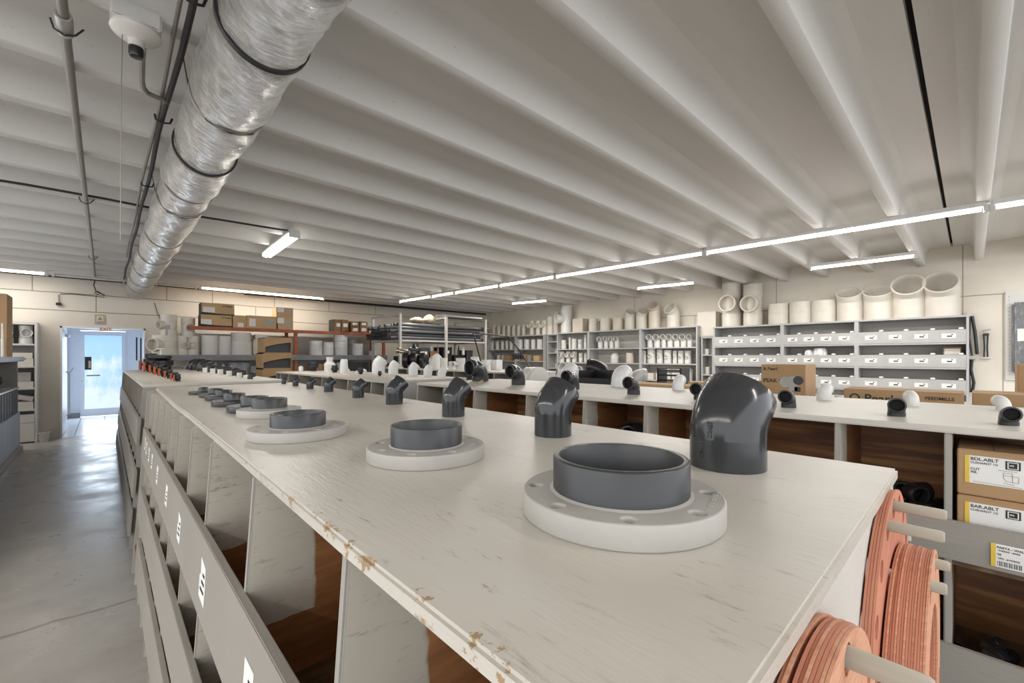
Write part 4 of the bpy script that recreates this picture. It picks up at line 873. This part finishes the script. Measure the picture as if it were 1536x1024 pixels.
for i, (l, r) in enumerate([(523, 535.5), (536.5, 548)]):
    z1 = ub(l, r, 489.5, UZ, 'cartond', 'small brown labelled carton on the orange rack, lower %s of four' % ('left' if i == 0 else 'right'), (-.6, .6, .2, .7))
    ub(l, r, 482.5, z1, 'cartond', 'small brown labelled carton on the orange rack, upper %s of four' % ('left' if i == 0 else 'right'), (-.6, .6, .2, .7))
ub(550, 558, 492, UZ, 'cartonl', 'smallest tan carton at the right end of the orange rack', (-.7, .7, .3, .8))
# below the grey beam
p = at(536, 548, y=10.85); t, a, b, h = carton('cardboard_box', 'dark open carton under the grey rack beam behind the white elbows', p[0] - .28, p[0] + .24, 10.7, 11.1, .94, 1.36, 'charcoal')
p = at(472, 549, y=10.85); carton('cardboard_box', 'plain tan carton under the grey rack beam right of the open cartons', p[0] - .12, p[0] + .14, 10.7, 11.0, .94, 1.33, 'carton')
for i, (px, w) in enumerate([(352, .26), (367, .24)]):
    p = at(px, 550, y=11.0); o = MB().lathe([(w * .45, 0), (w * .5, .34), (w * .5, .44), (w * .46, .44), (w * .44, .3)], 28).build('pale_bucket', 'blueish', loc=(p[0], 11.0, .94)); tag(o, 'pale bucket under the grey rack beam, %s of two' % ('left' if i == 0 else 'right'), 'bucket')
for i, (px, w, h, mt) in enumerate([(258, .3, .36, 'greyp'), (276, .12, .38, 'greyl'), (384, .25, .36, 'greyp'), (398, .06, .45, 'fixture'), (311, .35, .40, 'greyp'), (508, .16, .42, 'white'), (493, .18, .36, 'cream'), (479, .16, .2, 'white')]):
    p = at(px, 550, y=10.9); o = (MB().lathe([(w / 2, 0), (w / 2, h * .7), (w * .4, h * .8), (w * .4, h)], 24) if mt in ('fixture', 'white', 'cream', 'greyl') else MB().box(-w / 2, w / 2, -.12, .12, 0, h)).build('storage_bin' if mt == 'greyp' else 'pipe_sleeve', mt, loc=(p[0], 10.9 + .0 * i, .94), bev=.005 if mt == 'greyp' else 0)
    tag(o, ['dull grey bin', 'grey sleeve', 'grey bin', 'thin white sleeve', 'wide grey bin', 'tall white sleeve', 'cream sleeve', 'short white sleeve'][i] + ' under the grey rack beam, ' + ORD[[0, 1, 3, 4, 2, 7, 6, 5][i]] + ' of eight from the left', 'bin' if mt == 'greyp' else 'sleeve')
# ================================================================ PIPE RACK
t = thing('pipe_rack', 'tall grey steel rack holding long dark pipes in front of the back wall', 'rack', (4.94, 9.0, 0))
PW = 2.54
for (x, y) in [(0, 0), (1.27, 0), (PW, 0), (0, 1.38), (1.27, 1.38), (PW, 1.38)]:
    MB().box(x - .03, x + .03, y - .03, y + .03, 0, 2.5).build('post', 'steelp', t, bev=.004)
for x in (0, 1.27, PW):
    for z in (1.86, 2.46): MB().box(x - .02, x + .02, .03, 1.35, z, z + .04).build('cross_rail', 'steelp', t)
for y in (0, 1.38):
    MB().box(.03, PW - .03, y - .02, y + .02, 1.86, 1.90).build('long_rail', 'steelp', t)
    MB().box(.03, PW - .03, y - .015, y + .015, 1.30, 1.33).build('long_rail', 'black', t)
MB().box(.03, PW - .03, .0, 1.35, 1.27, 1.30).build('rack_shelf', 'brownd', t)
k = 0
pm = None; rnd = random.Random(5)
for r_ in range(5):
    for c_ in range(7):
        x0 = 4.70 + rnd.uniform(-.06, .10) + (.25 if r_ == 4 else 0); z = 1.905 + .041 + r_ * .078; y = 9.10 + c_ * .165 + (.08 if r_ % 2 else 0)
        if pm is None:
            o = MB().lathe([(.039, 0), (.039, 2.72), (.033, 2.72), (.033, 0)], 14, Mx((0, 0, 0), (1, 0, 0)), closed=True).build('long_pipe', 'pipeg', loc=(x0, y, z)); pm = o.data
        else: o = link('long_pipe', pm, None, (x0, y, z))
        tag(o, 'long dark grey pipe lying in the bundle on the steel pipe rack', 'pipe', 'dark pipes on the steel rack')
for i in range(5):
    o = MB().lathe([(.03, 0), (.03, 1.25), (.025, 1.25), (.025, 0)], 12, Mx((0, 0, 0), (1, 0, 0)), closed=True).build('long_pipe', 'steel', loc=(6.15, 9.06 + .1 * i, 2.531)); tag(o, 'pale grey pipe lying on top of the steel pipe rack at the right', 'pipe', 'pale pipes on top of the steel rack')
o = MB().box(-.4, .4, -.12, .12, 0, .025).build('wood_board', 'black', loc=(5.80, 9.35, 2.302), bev=.003); tag(o, 'dark board lying on the long dark pipes under the tan sacks', 'board')
for i, (x, y, sx, sz) in enumerate([(5.60, 9.35, .20, .09), (5.95, 9.35, .18, .145)]):
    mb = MB(); rr = lambda a, i=i: 1 + .10 * math.sin(3 * a + i) + .06 * math.sin(7 * a)
    R = []
    for q in range(9):
        f = q / 8; e = math.sin(PI * min(max(f, .04), .96)) ** .55
        R.append((Vector((0, 0, sz * 2 * f * .8)), X * sx * e * (1 - .25 * f), Y * .16 * e, rr))
    o = mb.rings(R, 24, cap=True).build('paper_sack', 'sack', loc=(x, y, 2.328)); tag(o, 'crumpled tan sack on top of the pipe rack, %s one' % ('flatter left' if i == 0 else 'taller right'), 'sack')
# dark stock behind and below the pipes
for i, (x, y, z, sx, sy, sz, mt, nm, lb) in enumerate([
    (5.35, 9.6, 1.30, .30, .4, .22, 'black', 'plastic_crate', 'black crate on the lower shelf of the pipe rack, leftmost'),
    (5.72, 9.4, 1.30, .26, .4, .42, 'charcoal', 'plastic_crate', 'tall charcoal crate on the lower shelf of the pipe rack, second'),
    (6.05, 9.5, 1.30, .24, .4, .34, 'cartond', 'cardboard_box', 'dark brown carton on the lower shelf of the pipe rack'),
    (6.45, 9.5, 1.30, .30, .4, .45, 'black', 'plastic_crate', 'tall black crate on the lower shelf of the pipe rack, near the middle post'),
    (6.9, 9.6, 1.30, .34, .4, .25, 'black', 'plastic_crate', 'low black crate on the lower shelf of the pipe rack, right half'),
    (7.25, 9.6, 1.30, .22, .4, .38, 'charcoal', 'plastic_crate', 'charcoal crate at the right end of the lower shelf of the pipe rack')]):
    t = thing(nm, lb, 'crate' if 'crate' in nm else 'box', (x, y, z))
    m = MB(); m.box(-sx / 2, sx / 2, -sy / 2, sy / 2, 0, .012)
    for a_, b_, c_, d_ in ((-sx / 2, -sx / 2 + .012, -sy / 2, sy / 2), (sx / 2 - .012, sx / 2, -sy / 2, sy / 2), (-sx / 2, sx / 2, -sy / 2, -sy / 2 + .012), (-sx / 2, sx / 2, sy / 2 - .012, sy / 2)): m.box(a_, b_, c_, d_, 0, sz)
    m.build('crate_shell', mt, t); MB().box(-sx / 2 - .008, sx / 2 + .008, -sy / 2 - .008, -sy / 2 + .014, sz - .03, sz).build('crate_rim', mt, t, bev=.003)
    if i in (1, 3): MB().box(-.06, .06, -sy / 2 - .0095, -sy / 2 - .008, sz - .16, sz - .09).build('crate_label', 'paper', t)
for i, (x, z0, h, r) in enumerate([(5.45, 1.525, .22, .03), (6.0, 1.645, .12, .03), (6.2, 1.33, .50, .022), (7.0, 1.555, .20, .04), (6.85, 1.555, .24, .025)]):
    o = MB().lathe([(r, 0), (r, h * .7), (r * .6, h * .75), (r * .6, h), (r * .2, h)], 14).build('bottle_fitting', ['black', 'white', 'steelp', 'white2', 'black'][i], loc=(x, 9.35, z0)); tag(o, ['black', 'small white', 'tall thin grey', 'white', 'slim black'][i] + ' fitting standing among the crates of the pipe rack, ' + nth([0, 1, 2, 4, 3][i], 5), 'fitting')
# ================================================================ RIGHT WALL SHELVES
def shelf_unit(label, y0, y1, boards, divs, H, x0=9.40, lips=(), endw=.03):
    t = thing('shelf_unit', label, 'shelf', (x0, y0, 0)); D = WX - .02 - x0; L = y1 - y0
    for yy in (0, L - endw): MB().box(0, D, yy, yy + endw, 0, H).build('side_panel', 'shelfg', t, bev=.003)
    MB().box(-.01, D, -.01, L + .01, H, H + .03).build('top_board', 'shelfg', t, bev=.003)
    MB().box(D - .012, D, endw, L - endw, 0, H).build('back_panel', 'shelfb', t)
    for z in boards: MB().box(0.002, D - .012, endw, L - endw, z - .028, z).build('shelf_board', 'shelfg', t, bev=.003)
    for yy in divs: MB().box(-.004, D - .012, yy - y0 - .03, yy - y0 + .03, 0, H).build('divider', 'shelfg', t, bev=.003)
    return t
B3 = [1.72, 1.335, .95, .56, .2]
U3 = shelf_unit('widest grey bin shelf on the right wall with rows of white labels', .03, 3.76, B3, [1.36, 2.48], 2.10)
ylab = []
for bi, (ya, yb) in enumerate([(.09, 1.32), (1.40, 2.44), (2.52, 3.70)]):
    for z in B3[:3]:
        MB().box(-.006, .012, ya - .03 - .03, yb - .03 + .03, z - .0, z + .195).build('front_lip', 'shelfg', U3, bev=.003)
        n = 4 if bi != 1 else 4
        for k in range(n):
            yy = ya + (yb - ya) * (k + .5) / n - .03
            o = MB().box(-.0085, -.006, yy - .078, yy + .078, z + .068, z + .138).build('price_label', 'paper', U3); o['label'] = 'white price label'
            MB().box(-.0095, -.0085, yy - .035, yy + .02, z + .085, z + .105).build('label_print', 'charcoal', o)
            MB().box(-.0095, -.0085, yy - .045, yy - .028, z + .112, z + .128).build('label_print', 'ink', o)
            yk = ya + (yb - ya) * k / n - .03 + .02
            MB().box(.013, .40, yk, yk + .012, z, z + .18).build('bin_divider', 'shelfg', U3)
            MB().box(-.015, .06, yk - .025, yk + .03, z + .195, z + .225).build('bin_clip', 'white2', U3, bev=.006)
U2 = shelf_unit('middle grey shelf unit on the right wall filled with white fittings', 4.10, 8.12, [1.72, 1.345, .96], [5.48, 7.02], 2.15)
U1 = shelf_unit('far grey shelf unit on the right wall in the corner', 8.62, 11.2, [1.74, 1.375, .96], [9.85], 2.13)
N1 = shelf_unit('narrow grey shelf column between the far and middle shelf units', 8.16, 8.58, [1.95, 1.62, 1.18], [], 2.13, x0=9.5)
N2 = shelf_unit('narrow grey shelf column between the middle and widest shelf units', 3.80, 4.06, [1.93, 1.55, 1.12], [], 1.93, x0=9.5)
def wallitem(l, r, top, z, kind, name, label, cat, mat='white', x=9.6, group=None, **k):
    p = at((l + r) / 2, 500, x=x); w = (r - l) * p[3] / FPX * .96 / k.get('wf', 1.0); h = EYE + (HORIZON - top) * p[3] / FPX - z
    loc = (x, p[1], z); rz = k.get('rz', PI)
    if kind == 'c': o = coupling_mesh(w, h, .1).build(name, mat, loc=loc)
    elif kind == 't': o = tee_mesh(w, h, w * k.get('bw', .8), w * k.get('bl', .8), h * k.get('bz', .5), (-1, k.get('dy', 0), 0)).build(name, mat, loc=loc)
    elif kind == 'e':
        a = k.get('ang', 60); leg = max(.15, h / w - (.5 * math.sin(math.radians(a)) + .25 * math.cos(math.radians(a)) + .5 * math.sin(math.radians(a))))
        o = elbow_mesh(w, a, leg, .25, .52, .06, 32).build(name, mat, loc=loc, rot=(0, 0, rz))
    elif kind == 'b': o = MB().box(-.12, .12, -w / 2, w / 2, 0, h).build(name, mat, loc=loc, bev=.006)
    return tag(o, label, cat, group)
T3, T2, T1 = 2.13, 2.18, 2.16
S = 'on top of the widest bin shelf'
wallitem(1084, 1111, 425, T3, 't', 'large_tee', 'tall pale tee %s, left of two' % S, 'tee', 'cream', bz=.52, bw=.95, bl=.75, dy=.0)
wallitem(1116, 1143, 427, T3, 't', 'large_tee', 'tall pale tee %s, right of two' % S, 'tee', 'cream', bz=.52, bw=.95, bl=.75, dy=.0)
for i, (l, r, tp) in enumerate([(1154, 1183, 456), (1186, 1217, 453), (1219, 1252, 451)]):
    wallitem(l, r, tp, T3, 'c', 'large_coupling', 'cream coupling %s, %s of three' % (S, ['left', 'middle', 'right'][i]), 'coupling', 'cream', group='cream couplings on the bin shelf')
for i, (l, r, tp, an, ry) in enumerate([(1258, 1292, 430, 36, PI), (1299, 1337, 426, 36, PI), (1343, 1384, 412, 58, PI), (1391, 1433, 408, 58, PI)]):
    wallitem(l, r, tp, T3, 'e', 'large_elbow', 'large cream elbow %s, %s' % (S, nth(i, 4)), 'elbow', 'cream', ang=an, rz=ry, group='large cream elbows on the bin shelf', x=9.60)
wallitem(1049, 1077, 468, 1.96, 'b', 'white_panel_box', 'tall white box standing on the narrow column left of the widest bin shelf', 'box', 'cream', x=9.68)
S = 'on top of the middle shelf unit'
wallitem(841, 859, 459, T2, 't', 'large_tee', 'tall pale tee at the left end %s' % S, 'tee', 'greyl' if False else 'white', bz=.52, bl=1.0, dy=.5)
wallitem(860, 880, 478, T2, 'b', 'cream_box', 'low cream box behind the tall tee %s' % S, 'box', 'ivory', x=9.7)
wallitem(883, 897, 478, T2, 'c', 'pipe_coupling', 'cream coupling %s, left of two' % S, 'coupling', 'cream')
wallitem(900, 917, 477, T2, 'c', 'pipe_coupling', 'cream coupling %s, right of two' % S, 'coupling', 'cream')
wallitem(919, 935, 477, T2, 'c', 'short_sleeve', 'tan sleeve right of two cream couplings %s' % S, 'sleeve', 'ivory')
for i, (l, r, tp, an, mt) in enumerate([(937, 953, 463, 40, 'cream'), (954, 971, 462, 40, 'cream'), (973, 991, 451, 55, 'ivory'), (1000, 1020, 454, 60, 'cream')]):
    wallitem(l, r, tp, T2, 'e', 'large_elbow', ('tan' if i == 2 else 'cream') + ' elbow %s, %s' % (S, nth(i, 4)), 'elbow', mt, ang=an, rz=PI + (.9 if i in (0, 1) else .1) * (1 if i != 3 else -2), group='elbows on the middle shelf unit')
S = 'on top of the far shelf unit'
for i in range(7):
    l = 738 + i * 7.4
    wallitem(l, l + 6.3, 486, T1, 'e', 'bent_elbow', 'small white bent elbow %s, %s' % (S, nth(i, 7)), 'elbow', 'cream', ang=45, rz=-PI / 2 + .6, group='bent elbows on the far shelf unit')
for i in range(3):
    l = 794 + i * 9.2
    wallitem(l, l + 8.5, 481, T1, 't', 'pipe_tee', 'cream tee with round mouth %s, %s of three' % (S, ['left', 'middle', 'right'][i]), 'tee', 'cream', bz=.66, bw=.95, bl=.95, dy=.1, group='tees on the far shelf unit')
wallitem(820, 832, 475, T1, 'c', 'tall_sleeve', 'tall cream sleeve at the right end %s' % S, 'sleeve', 'cream', x=9.66)
wallitem(833, 841, 470, T1, 'b', 'cream_box', 'narrow cream box behind the narrow column near the far shelf unit', 'box', 'cream', x=9.74)
# inside the middle unit
def row(pxs, top, z, kind, name, label, cat, grp, mats=('white',), **k):
    n = len(pxs)
    for i, (l, r) in enumerate(pxs): wallitem(l, r, top if not isinstance(top, (list, tuple)) else top[i], z, kind, name, label + ', ' + nth(i, n), cat, mats[i % len(mats)], x=9.58, group=grp, **k)
row([(842, 850), (853, 857), (857.5, 866), (867, 874)], [510, 506, 508, 509], 1.72, 'c', 'pipe_coupling', 'white coupling on the upper shelf of the middle unit, left bay', 'coupling', 'couplings in the left bay')
wallitem(876, 881, 502, 1.72, 'c', 'pipe_coupling', 'white coupling standing by the first divider of the middle unit', 'coupling', 'white2', x=9.65)
row([(897, 905), (906, 913), (914, 921), (922, 929)], 505, 1.72, 'e', 'pipe_elbow', 'white elbow on the upper shelf of the middle unit, centre bay', 'elbow', 'elbows in the centre bay', ang=88)
row([(971, 980), (981, 991), (992, 1000), (1001, 1010), (1011, 1020), (1021, 1030), (1031, 1039)], 501.5, 1.72, 'e', 'pipe_elbow', 'white elbow on the upper shelf of the middle unit, right bay', 'elbow', 'elbows in the right bay', ang=88)
row([(839, 848), (849, 857), (858, 866)], 527, 1.345, 't', 'pipe_tee', 'white tee on the middle shelf of the middle unit, left bay', 'tee', 'tees in the left bay', bw=.9, bz=.65)
row([(868, 875), (876, 882)], 529, 1.345, 'c', 'pipe_coupling', 'white coupling right of the tees in the left bay', 'coupling', 'couplings right of the tees')
wallitem(916, 928, 529, 1.345, 'e', 'pipe_elbow', 'single white bent elbow on the middle shelf of the centre bay', 'elbow', 'white', ang=35, rz=0, x=9.58)
wallitem(939, 951, 529, 1.345, 'c', 'pipe_coupling', 'tan coupling with dark marks on the middle shelf of the centre bay', 'coupling', 'ivory', x=9.58)
row([(962, 970), (971, 984), (985, 995), (996, 1008), (1009, 1016), (1017, 1026), (1027, 1037)], [526, 523, 524, 525, 526, 526, 526], 1.345, 't', 'pipe_tee', 'white tee on the middle shelf of the middle unit, right bay', 'tee', 'tees in the right bay', bw=.45, bl=.65)
wallitem(1025, 1039, 552, .96, 'e', 'pipe_elbow', 'white bent elbow on the low shelf behind the small white elbow', 'elbow', 'white', ang=45, rz=0, x=9.58)
for i, (l, r) in enumerate([(842, 860), (866, 880)]): wallitem(l, r, 549, .96, 'e', 'large_elbow', 'large white elbow low in the left bay of the middle unit, %s one' % ('left' if i == 0 else 'right'), 'elbow', 'white', ang=80, x=9.6)
row([(962, 985), (986, 1010), (1011, 1024)], 559, .96, 'b', 'white_box', 'low white box on the low shelf of the right bay', 'box', 'low white boxes', mats=('cream',))
# inside the far unit
row([(736, 742), (743, 750), (751, 757), (758, 763), (764, 771)], 510, 1.74, 'e', 'pipe_elbow', 'white bent elbow on the upper shelf of the far unit', 'elbow', 'bent elbows in the far unit', ang=30)
row([(777, 785), (786, 795), (796, 804), (805, 815)], 509, 1.74, 'c', 'pipe_coupling', 'white coupling on the upper shelf of the far unit', 'coupling', 'couplings in the far unit')
row([(745, 751), (752, 757)], 531, 1.375, 'c', 'pipe_coupling', 'small white coupling on the middle shelf of the far unit', 'coupling', 'couplings low in the far unit')
for i, (l, r, tp, mt) in enumerate([(758, 769, 532, 'carton'), (777, 784, 533, 'steelp'), (785, 793, 531, 'carton'), (794, 801, 532, 'steel'), (802, 814, 533, 'cartonl')]):
    wallitem(l, r, tp, 1.375, 'b', 'small_carton', ['brown', 'grey', 'reddish brown', 'silver', 'pale brown'][i] + ' small box on the middle shelf of the far unit', 'box', mt)
for i, (z, zz) in enumerate([(1.95, 500), (1.62, 518), (1.18, 543)]):
    wallitem(823, 829, zz + (4 if i == 0 else 0), z, 't', 'small_fitting', 'mottled grey fitting in the narrow far column, %s' % ['top', 'middle', 'bottom'][i], 'fitting', 'steelp' if i != 1 else 'charcoal', x=9.68)
for i, (l, r, tp, z) in enumerate([(1049, 1055, 523, 1.55), (1057, 1064, 523, 1.55), (1049, 1055, 546, 1.12), (1058, 1065, 550, 1.12)]):
    wallitem(l, r, tp, z, 'c', 'pipe_coupling', 'small white coupling in the narrow column by the bin shelf, %s' % ['upper left', 'upper right', 'lower left', 'lower right'][i], 'coupling', 'white', x=9.65)
# white bags on the bin shelf, framed card
for i, (l, r, tp) in enumerate([(1207, 1219, 524), (1220, 1239, 521)]):
    p = at((l + r) / 2, 520, x=9.5); w = (r - l) * p[3] / FPX * .95; h = EYE + (HORIZON - tp) * p[3] / FPX - 1.335
    R = [(Vector((0, 0, h * f)), X * .09 * e, Y * w * .5 * e, lambda a, i=i: 1 + .08 * math.sin(4 * a + i) + .05 * math.sin(9 * a)) for f, e in ((0, .9), (.1, 1), (.5, .96), (.8, .9), (.95, .7), (1, .3))]
    o = MB().rings(R, 28, cap=True).build('plastic_bag', 'white2', loc=(9.53, p[1], 1.335)); tag(o, 'crumpled white bag in the middle row of the bin shelf, %s one' % ('smaller left' if i == 0 else 'larger right'), 'bag')
t = thing('small_carton', 'brown edged white card box near the right end of the bin shelf', 'box', (9.55, .21, 1.335))
MB().box(-.05, .2, -.10, .10, 0, .31).build('box_body', 'cartond', t, bev=.003); MB().box(-.052, -.05, -.085, .085, .2, .29).build('box_panel', 'cream', t)
# hanging stock on the right wall
def strap(label, pts, r=.018, name='rubber_strap'):
    o = Vector(pts[0]); t = MB().tube([Vector(p) - o for p in pts], r).build(name, 'black', loc=o); return tag(t, label, 'strap')
t = thing('wall_hook', 'chrome hook holding black straps beside the bin shelf, upper', 'hook', (9.85, .03, 2.13)); MB().box(-.08, 0, -.05, .05, 0, .05).build('hook_plate', 'steel', t, bev=.01)
t = thing('wall_hook', 'chrome hook holding black straps beside the bin shelf, lower', 'hook', (9.85, .0, 1.46)); MB().box(-.08, 0, -.05, .05, 0, .05).build('hook_plate', 'steel', t, bev=.01)
strap('looped black strap on the upper hook beside the bin shelf, left', [(9.80, .045, 2.13), (9.80, .05, 1.9), (9.80, .05, 1.52)], .018); strap('looped black strap on the upper hook beside the bin shelf, middle', [(9.79, .02, 2.13), (9.79, .03, 1.8), (9.79, .0, 1.52)], .012)
strap('looped black strap on the upper hook beside the bin shelf, right', [(9.79, -.0, 2.13), (9.79, -.03, 1.9), (9.79, -.055, 1.54)], .02)
strap('black strap on the lower hook beside the bin shelf, left', [(9.80, .03, 1.46), (9.80, .035, 1.2), (9.80, .025, .95)], .018); strap('black strap on the lower hook beside the bin shelf, right', [(9.79, -.0, 1.46), (9.79, .01, 1.3), (9.79, -.02, 1.1), (9.79, -.005, .95)], .018)
t = thing('hanging_tool', 'short black tool hanging from a small hook on the right wall', 'tool', (9.80, -.145, 1.50))
MB().tube([(0, .018, 0), (0, .014, .15), (0, .02, .33)], .010).build('tool_arm', 'black', t); MB().tube([(0, -.018, 0), (0, -.014, .15), (0, -.02, .33)], .010).build('tool_arm', 'black', t)
MB().box(-.02, .02, -.035, .035, .32, .36).build('tool_head', 'black', t, bev=.008); MB().box(0, .05, -.05, .05, -.03, -.01).build('tool_tray', 'white', t, bev=.003); MB().tube([(0, -.05, .42), (0, 0, .41), (0, .03, .40), (.05, .03, .40)], .008).build('tool_hook', 'steel', t)
t = thing('pegboard_panel', 'white perforated panel on the right wall at the right edge', 'panel', (9.82, -.62, 1.15)); MB().box(0, .03, -.28, .28, 0, 1.33).build('board', 'white', t, bev=.003)
for k in range(22): MB().box(-.001, .0, .235, .245, .08 + k * .055, .10 + k * .055).build('panel_slot', 'steelp', t)
t = thing('wrapped_hose', 'black coil in clear wrap with white label hanging at the right edge', 'hose', (9.76, -.50, 1.25))
MB().box(-.03, .05, -.13, .10, 0, 1.05).build('clear_wrap', 'sheet', t, bev=.028); MB().box(-.032, -.030, -.045, .045, .48, .66).build('hose_label', 'paper', t)
MB().tube([(-.03, -.09, 1.0), (-.04, -.08, .7), (-.04, -.05, .4), (-.04, -.06, .05)], .016).build('hose_strand', 'black', t)
# ================================================================ LEFT SIDE
t = thing('white_rack', 'tall narrow white shelf rack against the back wall left of the lobby opening', 'shelf', (-1.6, 11.25, 0))
for x in (0, .705): MB().box(x, x + .035, 0, .33, 0, 2.11).build('side_panel', 'white', t, bev=.003)
MB().box(.035, .705, .31, .33, 0, 2.11).build('back_panel', 'greyp', t)
for z in (.05, .35, .587, .96, 1.34, 1.728, 2.09): MB().box(.035, .705, .0, .31, z - .03, z).build('shelf_board', 'white', t, bev=.003)
MB().box(.035, .705, -.008, 0, .05, .34).build('front_board', 'cream', t)
MB().box(.035, .705, -.006, .0, .355, .50).build('front_board', 'cream', t)
for i, x in enumerate((-1.24, -1.01)):
    o = tee_mesh(.17, .32, .15, .14, .19, (.15, -1, 0)).build('pipe_tee', 'white', loc=(x, 11.42, 1.728)); tag(o, 'white tee in the top shelf of the white rack, %s one' % ('left' if i == 0 else 'right'), 'tee')
for i, (z, h, w) in enumerate([(1.34, .13, .26), (1.471, .10, .24), (.96, .11, .26), (1.071, .16, .20)]):
    o = MB().box(-w / 2, w / 2, -.12, .12, 0, h).build('white_box', 'cream' if i != 3 else 'steelp', loc=(-1.04, 11.40, z), bev=.004); tag(o, ['lower white box in the second shelf of the white rack', 'upper white box in the second shelf of the white rack', 'low white tub in the third shelf of the white rack', 'grey box standing on the low tub of the third shelf'][i], 'box')
o = MB().box(-.13, .13, -.12, .12, 0, .13).build('white_box', 'cream', loc=(-1.04, 11.40, .587), bev=.004); tag(o, 'white box in the fourth shelf of the white rack', 'box')
o = MB().box(-.13, .13, -.12, .12, 0, .08).build('white_box', 'cream', loc=(-1.05, 11.40, .755), rot=(0, .28, 0), bev=.004); tag(o, 'white box lying tilted on another in the fourth shelf of the white rack', 'box')
t = thing('waste_tub', 'small beige tub on the floor beside the white rack', 'tub', (-.78, 11.25, 0))
m = MB(); u = Vector((1, 0, 0)); sq = lambda a: 1 / max(abs(math.cos(a)), abs(math.sin(a))) ** .8
m.rings([(Vector((0, 0, z)), X, Y * .8, lambda a, r=r: r * sq(a)) for z, r in ((0, .055), (.14, .068), (.15, .078), (.165, .078), (.16, .068), (.02, .05))], 32, cap=True); m.build('tub_shell', 'terrac', t)
# service counter at the left edge
t = thing('service_counter', 'grey plank service counter with pale blue base at the left edge', 'counter', (-.96, 10.5, 0))
MB().box(-1.2, 0, -6.0, 0, 0, .08).build('kick_base', 'greyp', t, bev=.004)
MB().box(-1.2, -.03, -6.0, -.03, .08, .62).build('base_panel', 'blueish', t, bev=.004)
MB().box(-1.2, -.05, -6.0, -.05, .62, 1.0).build('plank_panel', 'charcoal', t, bev=.004)
for k in range(26): MB().box(-.055, -.043, -5.95 + k * .23, -5.935 + k * .23, .63, .99).build('plank_groove', 'greyp', t)
MB().box(-1.2, -.03, -6.0, -.03, 1.0, 1.02).build('metal_edge', 'fixture', t, bev=.003)
MB().box(-1.2, -.55, -6.0, -.05, 1.02, 1.43).build('shelf_back', 'charcoal', t)
MB().box(-.55, -.05, -.12, -.06, 1.02, 1.43).build('shelf_end', 'greyp', t)
MB().box(-1.22, .03, -6.0, .02, 1.43, 1.50).build('worktop', 'blueish', t, bev=.02)
for i, (x, y) in enumerate([(-1.22, 9.9), (-1.18, 9.5), (-1.2, 9.1), (-1.2, 8.6)]):
    o = elbow_mesh(.12, 90, .5, .3, .55, .12, 20).build('pipe_elbow', 'black', loc=(x, y, 1.02), rot=(0, 0, i)); tag(o, 'black fitting in the open shelf of the service counter', 'fitting', 'black fittings in the service counter')
t, a, b, h = carton('large_carton', 'large brown carton standing on the service counter at the left edge', -1.55, -1.0, 9.3, 9.8, 1.50, 2.385, 'carton')
MB().box(-.27, .275, -.2515, -.25, .45, .455).build('carton_crease', 'cartond', t)
t = thing('counter_post', 'short silver post standing on the service counter in front of the large carton', 'post', (-1.03, 9.2, 1.50))
MB().lathe([(.016, 0), (.016, .25), (.012, .255), (.012, .46), (.009, .465)], 14).build('post_tube', 'fixture', t)
cam = bpy.data.cameras.new('camera'); co = bpy.data.objects.new('camera', cam); COL.objects.link(co)
cam.sensor_fit = 'HORIZONTAL'; cam.sensor_width = 36; cam.lens = 36 * FPX / 1536; cam.shift_y = (HORIZON - 512) / 1536; cam.clip_start = .01
co.location = (0, 0, EYE); co.rotation_euler = (PI / 2, 0, -YAW); SC.camera = co
w = bpy.data.worlds.new('daylight'); SC.world = w; w.use_nodes = True
bg = w.node_tree.nodes['Background']; bg.inputs['Color'].default_value = (.93, .96, 1, 1); bg.inputs['Strength'].default_value = 1.9
l = bpy.data.lights.new('lobby_daylight', 'AREA'); l.shape = 'RECTANGLE'; l.size = .7; l.size_y = 1.8; l.energy = 19; l.color = (.80, .90, 1)
o = link('lobby_daylight', l, None, (-.02, VY - .08, 1.12), (-PI / 2, 0, 0))
vs = SC.view_settings; vs.view_transform = 'Standard'; vs.look = 'None'; vs.gamma = 1; vs.use_curve_mapping = False; vs.exposure = .32
SC.cycles.use_denoising = True; SC.cycles.max_bounces = 8; SC.cycles.diffuse_bounces = 5
